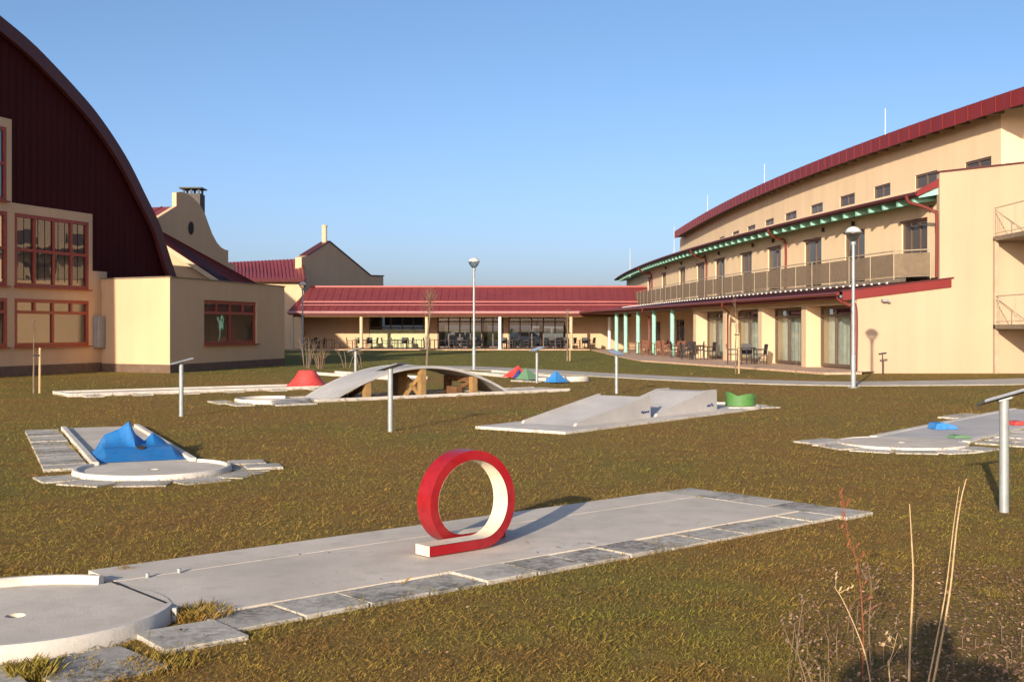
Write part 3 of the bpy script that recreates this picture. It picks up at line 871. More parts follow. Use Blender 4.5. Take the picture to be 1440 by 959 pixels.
# lower rear volume of the hall
q = MB(); q.prism([H3(2.0, 0, 2.3), H3(2.0, 6.9, 2.3), H3(-26, 6.9, 2.3), H3(-26, 0, 2.3)], (inwH.x*18, inwH.y*18, 0)); q.build("rear_volume", M['wall'], HALL)
q = MB(); q.poly([H3(t, z, 2.25) for t, z in arch_s] + [H3(arch_s[-1][0], 0, 2.25), H3(arch_s[0][0], 0, 2.25)]); q.build("back_gable", M['clad'], HALL)
# cream framed window wall
T = lambda px: HP.t(px)
def WZ(px, py): return HP.tz(px, py)[1]
zA, zB = WZ(60, 304.5), WZ(60, 404.5); zC, zD = WZ(60, 421), WZ(60, 487)
zU1, zU0 = WZ(2, 178), WZ(2, 282)
wins = []
for t0, t1 in ((T(20.5), T(124.5)), (T(-118), T(10))):
    wins += [(t0, t1, zB, zA), (t0, t1, zD, zC)]
t0, t1 = T(-118), T(9); wins.append((t0, t1, zU0, zU1))
tl, tr = T(-150), T(143.5)
zframe = zA + .34; zfu = zU1 + .32; t13 = T(16.5)
q = MB()
lo_w = [w for w in wins if w[3] < zframe]
facade(q, lambda t: hf(t), lambda t: tuple(inwH), tl, T(130), 0.35, zframe, lo_w, (), .05)
facade(q, lambda t: hf(t), lambda t: tuple(inwH), tl, t13, zframe, zfu, [wins[-1]], (), .05)
q.poly([H3(T(130), .35), H3(tr + .3, .35), H3(tr + .3, 3.9), H3(T(130), 3.9)])
def edge(p, r, inn=.06):
    q.poly([p, r, r + Vector((inwH.x, inwH.y, 0))*inn, p + Vector((inwH.x, inwH.y, 0))*inn])
edge(H3(T(130), 3.9), H3(T(130), zframe)); edge(H3(T(130), zframe), H3(t13, zframe)); edge(H3(t13, zframe), H3(t13, zfu)); edge(H3(t13, zfu), H3(tl, zfu))
q.build("window_wall", M['wall'], HALL)
q = MB(); a, b = H3(tl, 0, -.03), H3(tr + .3, 0, -.03); q.prism([a, b, b + Vector((0, 0, .36)), a + Vector((0, 0, .36))], (inwH.x*.12, inwH.y*.12, 0)); q.build("plinth", M['plinth'], HALL)
for k, (t0, t1, za, zb) in enumerate(wins):
    if k in (0,): cols, rws, ex = (.255, .51, .755), (.505,), ()
    elif k == 1: cols, rws, ex = (.5,), (.72,), (('v', .255, .72, 1), ('v', .755, .72, 1))
    elif k == 2: cols, rws, ex = (.2, .4, .6, .8), (.505,), ()
    elif k == 3: cols, rws, ex = (.33, .66), (.72,), ()
    else: cols, rws, ex = (.2, .4, .6, .8), (.5,), ()
    window(HALL, "window", hf(t0), hf(t1), za, zb, tuple(inwH), .03, M['frame_red'], M['glass_hall'], cols, rws, .13, sill=True, extra=ex)
q = MB(); a = H3(T(132), 1.05, -.0); q.obox(H3((T(131) + T(141))/2, 1.55, -.12), Vector((HD.x, HD.y, 0))*((T(141)-T(131))/2), Vector((inwH.x, inwH.y, 0))*.12, (0, 0, .62)); q.build("meter_cabinet", M['greycab'], HALL, bevel=.02)

# ------------------------------------------------------------------ flat roofed annex
ANX = thing("annex_building", (-12.8, 46, 0), "flat roofed cream annex block with one red framed window beside the arched hall", "building")
c0 = Vector((-12.8, 43.9)); c1_ = Vector((-16.0, 45.75)); PR = Plane(tuple(c0), (0.2285, 0.9735)); tR = PR.t(400)
dR = PR.d; zT = EYE + 73/F*43.9
cE = PR.xy(tR)
inR = Vector((-dR.y, dR.x))
ta_, tb_ = PR.t(287), PR.t(361); zb_, zt_ = PR.tz(324, 484)[1], PR.tz(324, 423.5)[1]
q = MB()
facade(q, lambda t: tuple(PR.xy(t)), lambda t: tuple(inR), 0, tR, .32, zT, [(ta_, tb_, zb_, zt_)], (), .16)
ext = (c1_ - c0).normalized(); cW = c0 + ext * 3.9
q.poly([(c0.x, c0.y, .32), (cW.x, cW.y, .32), (cW.x, cW.y, zT), (c0.x, c0.y, zT)])
bk = cE + Vector((-6, 2)); q.poly([(cE.x, cE.y, .32), (bk.x, bk.y, .32), (bk.x, bk.y, zT), (cE.x, cE.y, zT)])
q.build("wall", M['wall'], ANX)
q = MB(); q.poly([(c0.x, c0.y, zT - .02), (cE.x, cE.y, zT - .02), (bk.x, bk.y, zT - .02), (cW.x, cW.y, zT - .02)]); q.build("flat_roof", M['asphalt'], ANX)
q = MB()
for a, b in ((cW, c0), (c0, cE)):
    d_ = (b - a).normalized(); q.bar((a.x, a.y, zT + .02), (b.x + d_.x*.03, b.y + d_.y*.03, zT + .02), .022, .05, side=(0, 0, 1))
q.build("roof_trim", M['beam'], ANX)
q = MB()
for a, b, m_ in ((cW, c0, 0), (c0, cE, 0)):
    n_ = Vector(((b-a).y, -(b-a).x)).normalized()
    if n_.y > 0 and abs(n_.y) > abs(n_.x): n_ = -n_
    a3 = a + n_*0; q.prism([(a.x - n_.x*.0, a.y, 0), (b.x, b.y, 0), (b.x, b.y, .32), (a.x, a.y, .32)], (-n_.x*.05, -n_.y*.05, 0))
q.build("plinth", M['plinth'], ANX)
window(ANX, "window", tuple(PR.xy(ta_)), tuple(PR.xy(tb_)), zb_, zt_, tuple(inR), .10, M['frame_red'], M['glass_annex'], (.5,), (.72,), .14, sill=True, extra=(('v', .25, .72, 1), ('v', .75, .72, 1)))
pad([c0, cE, bk, cW]); pad([(-16, 45.8), (-14.4, 50.7), (-40, 60), (-40, 20), (-24, 21)])

# ------------------------------------------------------------------ house with the curved gable
GP = Plane((-16.91, 60.0), (0.31, 0.95)); inG = Vector((-GP.d.y, GP.d.x))
GAB = thing("gabled_house", (-17, 62, 0), "cream house with a curved gable, round window and grey chimney behind the annex", "building")
def G3(px, py, inn=0.0): p = GP.pt(px, py); return Vector((p.x + inG.x*inn, p.y + inG.y*inn, p.z))
outl = [(190, 326), (248, 290), (248, 271), (254, 270), (262, 272), (270, 277), (277, 284), (283, 291), (289, 303), (294, 317), (299, 330), (305, 341), (311, 348), (317, 351.5), (321, 352), (321, 370), (330, 372), (330, 440), (190, 440)]
q = MB(); P_ = [G3(*p) for p in outl]; q.prism(P_, (inG.x*.25, inG.y*.25, 0)); q.build("gable_wall", M['wall'], GAB)
q = MB(); w0, w1 = G3(264.5, 321), G3(271.5, 321); c = (w0 + w1)/2; hx = (w1 - w0)/2; k = 20
ring = [c + hx*math.cos(2*PI*i/k)*1.0 + Vector((0, 0, 1))*math.sin(2*PI*i/k)*.34 for i in range(k)]
q.prism([p - Vector((inG.x*.02, inG.y*.02, 0)) for p in ring], (-inG.x*.03, -inG.y*.03, 0)); q.build("round_window", M['room'], GAB)
a, b = G3(250, 290.5, .2), G3(186, 329, .2); rid = Vector((inG.x*14, inG.y*14, 0))
q = MB(); q.poly([a, a + rid, b + rid, b])
for i in range(20):
    s0 = rid * (i/19); q.bar(a + s0 + Vector((0, 0, .02)), b + s0 + Vector((0, 0, .02)), .02, .03, side=(0, 0, 1))
q.build("roof", M['roof'], GAB)
q = MB(); c = at(271.5, 290, 62.7); q.box(c.x - .5, c.x + .5, c.y - .5, c.y + .5, 4, c.z + .62); ch = q.build("chimney", M['brick'], GAB)
q = MB(); zc_ = c.z + .62
for sx_ in (-.4, 0, .4):
    for sy_ in (-.35, .35): q.box(c.x + sx_ - .05, c.x + sx_ + .05, c.y + sy_ - .05, c.y + sy_ + .05, zc_ - .01, zc_ + .28)
q.box(c.x - .6, c.x + .6, c.y - .6, c.y + .6, zc_ + .26, zc_ + .33); q.build("chimney_cap", M['cap'], ch)
# unseen mass added behind the hall, shaped to shade the pavilion's left end
q = MB(); q.prism([(-43.5, 68, 0.4), (-32.0, 68, 10.9), (-27.0, 68, 10.9), (-16.6, 68, 1.0), (-16.6, 68, .05), (-43.5, 68, .05)], (0, 9, 0)); q.build("shade_mass", M['wall'], GAB)
# side wing with a dark lean-to roof and a small sunlit gable
WIN = thing("side_wing", (-15.5, 58, 0), "low wing with a steep dark red lean-to roof between annex and gabled house", "building")
n0, n1 = at(219, 335.5, 56.5), at(330, 409, 56.5); f0, f1_ = at(216, 321, 57.7), at(366, 402.5, 64.3)
q = MB(); q.prism([n0, n1, f1_, f0], (0, 0, -.22))
for i in range(9):
    k = i/8; q.bar(n0.lerp(f0, k) + Vector((0, 0, .02)), n1.lerp(f1_, k) + Vector((0, 0, .02)), .03, .03, side=(0, 0, 1))
q.build("roof", M['clad'], WIN)
q = MB(); a, b = at(212, 332, 56.9), at(327, 409, 56.9); q.poly([a - Vector((0, 0, .15)), b - Vector((0, 0, .15)), Vector((b.x, b.y, 0)), Vector((a.x, a.y, 0))])
q.poly([Vector((b.x, b.y, 0)), b - Vector((0, 0, .15)), f1_ - Vector((0.2, 0, .3)), Vector((f1_.x - .2, f1_.y, 0))]); q.build("wall", M['wall'], WIN)
q = MB(); q.bar(n0 - Vector((0, .05, .10)), n1 - Vector((0, .05, .10)), .10, .04, side=(0, 0, 1)); q.build("verge_trim", M['wall_trim'], WIN)

# ------------------------------------------------------------------ second gabled house
SP = Plane((-16.2, 104.0), (0.31, 0.95)); inS = Vector((-SP.d.y, SP.d.x))
SEC = thing("gabled_house", (-16, 106, 0), "cream house with a pointed shaded gable and thin round chimney behind the pavilion", "building")
def S3(px, py, inn=0.0): p = SP.pt(px, py); return Vector((p.x + inS.x*inn, p.y + inS.y*inn, p.z))
outl = [(424, 362), (431, 360), (436, 358), (442, 352), (452, 346), (463, 340), (480, 354), (500, 371), (515, 383.5), (521, 388), (539, 388.5), (540, 440), (424, 440)]
q = MB(); q.prism([S3(*p) for p in outl], (inS.x*.6, inS.y*.6, 0)); q.build("gable_wall", M['wall'], SEC)
q = MB()
for p, r in (((431, 360), (463, 340)), ((463, 340), (521, 388)), ((521, 388), (539.5, 388.5))):
    q.bar(S3(*p, .3) + Vector((0, 0, .04)), S3(*r, .3) + Vector((0, 0, .04)), .05, .38, side=(0, 0, 1))
q.build("gable_coping", M['darkfascia'], SEC)
q = MB(); c = S3(460.5, 342, .3); q.tube([(c.x, c.y, c.z - .6), (c.x, c.y, c.z + 1.45)], .23, 14); q.lathe([(.23, 1.44), (.27, 1.46), (.27, 1.55), (.2, 1.6)], (c.x, c.y, c.z), 14); q.build("chimney", M['wall_trim'], SEC, smooth=True)
q = MB(); a, b = S3(424, 363.5, .1), at(429, 391, 98.0)
r1, r0 = at(425, 364, 101.5), at(300, 370, 108)
e1, e0 = at(429, 392.5, 96.0), at(300, 392.5, 102)
q.poly([r0, r1, e1, e0])
for i in range(26):
    k = i/25; q.bar(r0.lerp(r1, k) + Vector((0, 0, .03)), e0.lerp(e1, k) + Vector((0, 0, .03)), .03, .03, side=(0, 0, 1))
q.build("roof", M['roof'], SEC)
q = MB(); q.bar(e0 - Vector((0, .1, .12)), e1 - Vector((0, .1, .12)), .13, .06, side=(0, 0, 1)); q.bar(e1, r1, .12, .05, side=(0, 0, 1)); q.build("eave_board", M['darkfascia'], SEC)
q = MB(); a, b = at(300, 396, 102.6), at(427, 396, 96.8); q.poly([(a.x, a.y, 0), (b.x, b.y, 0), b, a]); c = at(428, 396, 101.5); q.poly([(b.x, b.y, 0), (c.x, c.y, 0), c + Vector((0, 0, 1.5)), b]); q.build("wall", M['wall'], SEC)
# ------------------------------------------------------------------ minigolf lanes
class Fr:
    """lane frame: origin, d along the lane, n to the right of d"""
    def __init__(s, o, d):
        s.o = Vector((o[0], o[1], 0)); s.d = Vector((d[0], d[1], 0)).normalized()
        s.n = Vector((s.d.y, -s.d.x, 0)); s.ang = math.atan2(s.d.y, s.d.x)
    def p(s, a, t, z=0.0):
        q = s.o + s.d * a + s.n * t
        return Vector((q.x, q.y, z))
    def box(s, mb, a0, a1, t0, t1, z0, z1):
        mb.obox(s.p((a0+a1)/2, (t0+t1)/2, (z0+z1)/2), s.d*((a1-a0)/2), s.n*((t1-t0)/2), (0, 0, (z1-z0)/2))
    def pad(s, a0, a1, t0, t1, m=0.03):
        pad([s.p(a0+m, t0+m), s.p(a1-m, t0+m), s.p(a1-m, t1-m), s.p(a0+m, t1-m)])

EG = 0.045       # grass creeps this far over the slab edges
def slab(fr, root, a, t, la, lt, m, z=0.028, rot=0.0, label=None):
    q = MB(); jz = random.uniform(-0.006, 0.010)
    d = fr.d * math.cos(rot) + fr.n * math.sin(rot); n = fr.n * math.cos(rot) - fr.d * math.sin(rot)
    q.obox(fr.p(a, t, (z + jz) / 2 - 0.02), d*(la/2), n*(lt/2), (n*random.uniform(-.012, .012)).xyz*0 + Vector((0, 0, (z + jz)/2 + 0.02)))
    o = q.build("paving_slab", m, root, bevel=0.004)
    if label: o["label"] = label
    c = fr.p(a, t)
    pad([c + d*(la/2-.02) + n*(lt/2-EG), c - d*(la/2-.02) + n*(lt/2-EG), c - d*(la/2-.02) - n*(lt/2-EG), c + d*(la/2-.02) - n*(lt/2-EG)])
    return o

def circle_end(fr, root, Rr=0.86, zf=0.035, zk=0.13, gap=0.62, m=None, hole=True, plate=False):
    m = m or M['conc']; o = fr.o
    fl = MB(); fl.lathe([(0.055, zf - 0.05), (0.055, zf), (Rr - 0.03, zf), (Rr - 0.03, 0.0)], o, 48)
    fl.f = [f for f in fl.f if len(f) == 4]
    fl.build("circle_floor", m, root, smooth=True)
    if hole:
        h = MB(); h.lathe([(0.0, zf - 0.048), (0.054, zf - 0.048)], o, 20); h.f = [f for f in h.f if len(f) == 4]
        h.build("cup", M['hole'], root)
    k = MB(); a0 = fr.ang + gap; a1 = fr.ang + 2*PI - gap; n = 56
    rows = []
    for i in range(n + 1):
        a = a0 + (a1 - a0) * i / n
        c, s_ = math.cos(a), math.sin(a)
        rows.append([(o.x + r*c, o.y + r*s_, z) for r, z in ((Rr+.01, 0.0), (Rr, zk-.015), (Rr-.012, zk), (Rr-.045, zk), (Rr-.055, zk-.012), (Rr-.06, 0.0))])
    k.grid(rows); k.poly(rows[0]); k.poly(rows[-1])
    ring = k.build("circle_kerb", M['conc_pale'], root, smooth=True)
    if plate:
        for sg in (-1, 1):
            q = MB(); a = fr.ang + sg * (gap + 0.10); tang = Vector((-math.sin(a), math.cos(a), 0))
            q.obox((o.x + (Rr+.022)*math.cos(a), o.y + (Rr+.022)*math.sin(a), zk*0.5), tang*0.018, (math.cos(a)*0.012, math.sin(a)*0.012, 0), (0, 0, zk*0.42))
            q.build("kerb_clip", M['galv'], ring)
    pts = [(o.x + (Rr-.02)*math.cos(2*PI*i/16), o.y + (Rr-.02)*math.sin(2*PI*i/16)) for i in range(16)]
    pad(pts)

def bed(fr, root, a0, a1, t0, t1, z, m, name="lane_bed"):
    q = MB(); fr.box(q, a0, a1, t0, t1, -0.03, z); fr.pad(a0, a1, t0, t1)
    return q.build(name, m, root, bevel=0.006 if name == "lane_bed" else 0.0)

def kerb(fr, root, a0, a1, t0, t1, z, m=None):
    q = MB(); fr.box(q, a0, a1, t0, t1, -0.03, z); fr.pad(a0, a1, t0, t1, 0.0)
    return q.build("kerb", m or M['conc_pale'], root, bevel=0.012)

GR = "minigolf lanes on the lawn"
# --- lane with the red loop (nearest)
A0 = Vector((-2.62, 8.08, 0)); u1 = Vector((0.7505, 0.661, 0)); n1 = Vector((0.661, -0.7505, 0))
c1 = A0 - u1 * 1.1 + n1 * 0.97
f1 = Fr(c1, u1)
L1 = thing("minigolf_lane", c1, "nearest concrete minigolf lane, running under the red loop with a round end at lower left", "minigolf lane", GR)
L1e = 7.03
bed(f1, L1, 0.55, L1e - 0.46, -0.52, 0.45, 0.031, M['conc'])
bed(f1, L1, 0.80, L1e - 0.46, -0.97, -0.52, 0.033, M['conc'], "side_strip")
bed(f1, L1, 0.86, L1e - 0.46, 0.45, 0.66, 0.033, M['conc'], "side_strip")
circle_end(f1, L1, 0.88, zk=0.088, plate=True)
for i in range(13):
    a = 0.82 + i * 0.452
    mm = M['slab_dark'] if i in (0, 2, 3, 5, 6, 7, 10) else M['slab']
    slab(f1, L1, a + 0.2, 0.85, 0.435, 0.38, mm, 0.024, random.uniform(-.02, .02), "mossy dark paving slab" if mm is M['slab_dark'] else None)
for i in range(5):
    slab(f1, L1, L1e - 0.22, -0.77 + i * 0.42, 0.43, 0.425, M['slab_dark'] if i in (1, 3) else M['slab'], 0.028, random.uniform(-.02, .02))
slab(f1, L1, 0.58, 0.99, 0.46, 0.44, M['slab'], 0.03, 0.05)
slab(f1, L1, -0.03, 1.20, 0.52, 0.52, M['slab_dark'], 0.022, -0.06, "mossy dark paving slab")
slab(f1, L1, -0.62, 1.18, 0.50, 0.50, M['slab'], 0.022, 0.04)
slab(f1, L1, -1.15, 0.95, 0.50, 0.50, M['slab'], 0.022, -0.3)
q = MB()
rr = random.Random(5)
for i in range(9):     # worn white lettering that can no longer be read: a row of chipped strokes
    s0 = 3.50 + i * 0.075
    for k in range(rr.randint(2, 3)):
        t0 = 0.47 + rr.uniform(0.0, 0.08)
        p = f1.p(s0 + rr.uniform(-.02, .02), t0, 0.0355); r_ = f1.p(s0 + rr.uniform(-.03, .03), t0 + rr.uniform(.03, .09), 0.0355)
        dd = (r_ - p); sd_ = Vector((-dd.y, dd.x, 0)).normalized() * 0.007
        q.poly([p - sd_, p + sd_, r_ + sd_, r_ - sd_])
build_each(q, "worn_paint_mark", M['white'], L1)
q = MB()
for s0 in (1.0, 1.22): q.lathe([(0.0, .03), (0.014, .03), (0.014, 0.0)], f1.p(s0, -0.49, 0.033), 10)
build_each(q, "bolt_head", M['galv'], L1)

q = MB(); f1.box(q, 0.765, 0.785, -0.50, 0.44, 0.02, 0.0365); q.build("joint", M['hole'], L1)
f1.pad(0.55, L1e - 0.44, -0.94, 0.70, 0)
# --- the loop
lo = f1.p(3.3, 0.03)
LP = thing("loop_obstacle", lo, "red loop the loop minigolf obstacle with a cream track standing on the nearest lane", "minigolf obstacle")
Rb, Rin, hw = 0.355, 0.285, 0.082
zc = 0.035 + Rb + 0.005
s_c = 3.28; tA, tB = 0.125, -0.115
def loop_pt(th, r, w):                    # th from 0 (bottom) once round; w across the track
    a = -PI/2 + th
    tc = tA + (tB - tA) * (th / (2*PI))
    return f1.p(s_c + r*math.cos(a), tc + w, zc + r*math.sin(a))
path = [("lin", -0.50, 0)] + [("arc", 2*PI*i/64, 0) for i in range(65)] + [("lin", 0.42, 1)]
def sect(e, r0):
    if e[0] == "arc": return [loop_pt(e[1], r0, -hw), loop_pt(e[1], r0, hw)]
    tc = tA if e[2] == 0 else tB
    z = zc - r0
    return [f1.p(s_c + e[1], tc - hw, z), f1.p(s_c + e[1], tc + hw, z)]
out = MB(); out.grid([[*sect(e, Rb)] for e in path])
inn = MB()
for side in (0, 1): out.grid([[sect(e, Rb)[side], sect(e, Rin)[side]] for e in path])
e = path[-1]; out.poly([sect(e, Rb)[0], sect(e, Rb)[1], sect(e, Rin)[1], sect(e, Rin)[0]])
out.build("loop_band", M['lred'], LP, smooth=True)
inn.grid([[*sect(e, Rin - 0.003)] for e in path])
e = path[0]; inn.poly([sect(e, Rb)[0] - f1.d*.003, sect(e, Rb)[1] - f1.d*.003, sect(e, Rin-.003)[1] - f1.d*.003, sect(e, Rin-.003)[0] - f1.d*.003])
inn.build("running_track", M['cream'], LP, smooth=True)

# --- lane with the blue obstacle
C2 = Vector((-4.14, 13.54, 0)); d2 = Vector((-0.415, 0.91, 0))
f2 = Fr(C2, d2)
L2 = thing("minigolf_lane", C2, "concrete minigolf lane at left carrying the blue humped obstacle", "minigolf lane", GR)
bed(f2, L2, 0.5, 6.5, -0.52, 0.52, 0.031, M['conc'])
kerb(f2, L2, 0.70, 6.35, -0.61, -0.525, 0.075); kerb(f2, L2, 0.70, 6.35, 0.525, 0.61, 0.075)
circle_end(f2, L2, 0.88, zk=0.07, gap=0.80); f2.pad(0.5, 6.5, -0.6, 0.6, 0)
for i in range(13):
    slab(f2, L2, 0.75 + i * 0.455, -0.90, 0.43, 0.50, M['slab_dark'] if i % 3 == 1 else M['slab'], 0.03, random.uniform(-.03, .03))
for i in range(6):
    a = PI + (i - 2.6) * 0.55
    slab(f2, L2, 1.09*math.cos(a), 1.09*math.sin(a), 0.40, 0.54, M['slab' if i % 3 else 'slab_dark'], 0.012, a + random.uniform(-.12, .12))
for i in range(2): slab(f2, L2, 0.35 - i*.45, 1.15 + i * .1, 0.40, 0.42, M['slab'], 0.03, 0.1)

bo = f2.p(1.0, 0, 0)
# local: a across from left to right as seen from the round end (right = -n), b away from it
def bl(a, b, z): return f2.p(0.93 + b, a, 0.036 + z)
BO = thing("hump_obstacle", bl(0, 0.7, -0.036), "blue humped minigolf obstacle with a peak and a ball hole in its front slope", "minigolf obstacle")
q = MB()
W = 0.53
PX_ = [-1, -.70, -.35, -.12, 0.02, .24, .42, .62, 1]; PZ_ = [0, .27, .34, .44, .27, .17, .28, .21, 0]
def shape(a, b):
    """height field of the moulded hump"""
    x = a / W
    lip = 0.125 * min(1.0, (1 - abs(x)) / 0.22)
    if b <= 0.42: return lip * b / 0.42
    top = float(np.interp(x, PX_, PZ_))
    if b <= 0.85:
        k = (b - 0.42) / 0.43
        ridge = max(0.0, 1 - abs(x + 0.06) / 0.16)
        return lip + (top - lip) * (k ** (2.4 - 1.4 * ridge))
    return top * max(0.0, 1 - (b - 0.85) / 0.50)
na, nb = 60, 48
rows = []
for j in range(nb + 1):
    b = 1.37 * j / nb
    row = []
    for i in range(na + 1):
        a = W * (2 * i / na - 1)
        h = shape(a, b)
        edge = 1.0
        row.append(bl(a * (1.0 if h < .02 else 1.0), b, max(0.0, h * edge)))
    rows.append(row)
q.grid(rows)
hb = q.build("hump_shell", M['blue'], BO)
q = MB(); c = bl(0.03, 0.40, 0.128); nrm = (bl(0.03, 0.0, 0.42) - bl(0.03, 0.125, 0.0)).normalized()
q.tube([c - nrm * 0.01, c + nrm * 0.006], 0.055, 18); q.build("ball_hole", M['hole'], BO)

# --- arch bridge lane
N0 = Vector((-4.1, 26.8, 0)); d3 = Vector((0.774, 0.634, 0))
f3 = Fr(N0, d3)
L3 = thing("minigolf_lane", f3.p(-0.9, -0.62), "concrete minigolf lane whose middle is the arched bridge", "minigolf lane", GR)
f3c = Fr(f3.p(-1.15, -0.65), d3)
circle_end(f3c, L3, 0.86, zk=0.10, gap=0.75)
bed(f3, L3, -0.52, 0.1, -1.25, -0.05, 0.03, M['conc'])
bed(f3, L3, 5.15, 7.3, -1.25, -0.05, 0.05, M['conc'])
kerb(f3, L3, -0.5, 7.2, 0.04, 0.14, 0.075)
kerb(f3, L3, -0.5, 7.2, -1.44, -1.34, 0.06)
for i in range(4): slab(f3, L3, -2.15 - 0.1*(i % 2), -1.3 + i*.44, .42, .42, M['slab'], .03, .1)
for i in range(2): slab(f3, L3, -1.5 + i*.5, 0.48, .45, .42, M['slab'], .03, .1)
BR = thing("arched_bridge", f3.p(2.6, -0.65), "pale grey arched bridge deck on timber trestles over the lawn", "minigolf bridge")
q = MB(); rows = []; ns = 40; Lb = 5.22
def zb(s): return 0.035 + 0.715 * (1 - abs((s - Lb/2) / (Lb/2)) ** 2.0)
for i in range(ns + 1):
    s = Lb * i / ns; z = zb(s)
    rows.append([f3.p(s, 0, max(0.0, z - 0.05)), f3.p(s, 0, z + .015), f3.p(s, -0.05, z + .015), f3.p(s, -0.055, z), f3.p(s, -1.245, z), f3.p(s, -1.25, z + .015), f3.p(s, -1.30, z + .015), f3.p(s, -1.30, max(0.0, z - 0.05)), f3.p(s, 0, max(0.0, z - 0.05))])
q.grid(rows); q.build("deck", M['bridge'], BR, smooth=True)
for s, full in ((0.98, False), (2.55, True), (4.12, False)):
    for t in (-0.10, -1.18):
        q = MB(); zt = zb(s) - 0.051
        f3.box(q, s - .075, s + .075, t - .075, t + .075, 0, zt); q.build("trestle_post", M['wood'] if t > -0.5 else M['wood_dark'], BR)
    q = MB(); zt = zb(s) - 0.055
    f3.box(q, s - .03, s + .03, -1.10, -0.18, zt - .13, zt - .01)
    if full:
        f3.box(q, s - .02, s + .02, -1.10, -0.74, 0.0, zt - .13)
        q.bar(f3.p(s, -0.72, 0.05), f3.p(s, -0.20, zt - .2), .05, .025)
        q.bar(f3.p(s, -0.22, 0.05), f3.p(s, -0.72, zt - .25), .05, .025)
    else:
        q.bar(f3.p(s, -0.9, 0.05), f3.p(s, -0.2, zt - .12), .05, .025)
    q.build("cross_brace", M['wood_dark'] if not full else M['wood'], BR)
q = MB(); f3.box(q, 3.72, 3.95, -0.75, -0.30, 0.02, 0.22); q.build("log_block", M['wood_dark'], BR, bevel=0.03)

# --- red cone lane
f4 = Fr((-11.1, 29.15), (0.815, 0.58))
L4 = thing("minigolf_lane", f4.p(0, 0), "long low concrete minigolf lane leading to the red cone", "minigolf lane", GR)
bed(f4, L4, 0.1, 7.6, -0.62, 0.62, 0.05, M['conc'])
kerb(f4, L4, 0.0, 7.7, 0.62, 0.74, 0.09); kerb(f4, L4, 0.0, 7.7, -0.74, -0.62, 0.09)
kerb(f4, L4, -0.12, 0.0, -0.74, 0.74, 0.09)
for i in range(6): slab(f4, L4, 0.4 + i*1.2, 0.98, .44, .42, M['slab'], .03)
cc = f4.p(6.55, 0.02)
CO = thing("cone_obstacle", cc, "coral red truncated cone obstacle standing on the far left lane", "minigolf obstacle")
q = MB(); q.lathe([(0.60, 0.05), (0.47, 0.16), (0.345, 0.31), (0.255, 0.455), (0.225, 0.50), (0.21, 0.505), (0.06, 0.50), (0.06, 0.44), (0.0, 0.44)], cc, 40)
q.build("cone_shell", M['coral'], CO, smooth=True)

# --- flat lane beyond the cone
f6 = Fr((-7.0, 43.3), (0.6, -0.8))
L6 = thing("minigolf_lane", f6.p(0, 0), "flat kerbed minigolf lane behind the red cone and the bridge", "minigolf lane", GR)
bed(f6, L6, 0.0, 6.2, -0.5, 0.5, 0.03, M['conc_pale'])
kerb(f6, L6, 0.0, 6.2, 0.5, 0.62, 0.10); kerb(f6, L6, 0.0, 6.2, -0.62, -0.5, 0.10)

# --- lane with three small pyramids
C5 = Vector((1.62, 37.7, 0)); d5 = Vector((-0.40, 0.916, 0)); f5 = Fr(C5, d5)
L5 = thing("minigolf_lane", C5, "concrete minigolf lane with small coloured pyramids beside the footpath", "minigolf lane", GR)
bed(f5, L5, 0.5, 7.4, -0.60, 0.60, 0.031, M['conc'])
kerb(f5, L5, 0.7, 7.4, 0.60, 0.72, 0.10); kerb(f5, L5, 0.7, 7.4, -0.72, -0.60, 0.10)
circle_end(f5, L5, 0.85, zk=0.11, gap=0.8)
for i in range(4): slab(f5, L5, -0.5 + i*.2, -1.15 - .1*i, .45, .42, M['slab'], .03, .3*i)
def pyramid(px, py, w, h, m, label, lean=0.0, name="pyramid_obstacle"):
    c = G(px, py, 0.04); T = thing(name, c, label, "minigolf obstacle", "small coloured pyramids on the far lane")
    q = MB(); cs, sn = math.cos(f5.ang - 1.25), math.sin(f5.ang - 1.25)
    base = []
    for (a, b) in ((-1, -1), (1, -1), (1, 1), (-1, 1)):
        base.append(Vector((c.x + (a*cs - b*sn) * w/2, c.y + (a*sn + b*cs) * w/2, 0.04)))
    ap = c + Vector((lean, 0, h)); ap.z = 0.04 + h
    low = [b.lerp(Vector((c.x, c.y, 0.04)), 0.06) + Vector((0, 0, 0.03)) for b in base]
    q.add(base + [ap], [(0, 1, 4), (1, 2, 4), (2, 3, 4), (3, 0, 4), (3, 2, 1, 0)])
    q.build("pyramid_shell", m, T)
    return T
pyramid(724, 530, 0.62, 0.40, M['coral'], "red pyramid farthest left of the small pyramids", 0.12)
pyramid(729.5, 531.5, 0.30, 0.29, M['navy'], "small navy blue pyramid in front of the red one")
pyramid(744, 533, 0.62, 0.37, M['sgreen'], "green leaning pyramid between the navy and bright blue ones", -0.10)
pyramid(782, 537, 0.52, 0.36, M['sky_blue'], "bright blue pyramid nearest the round end of its lane")

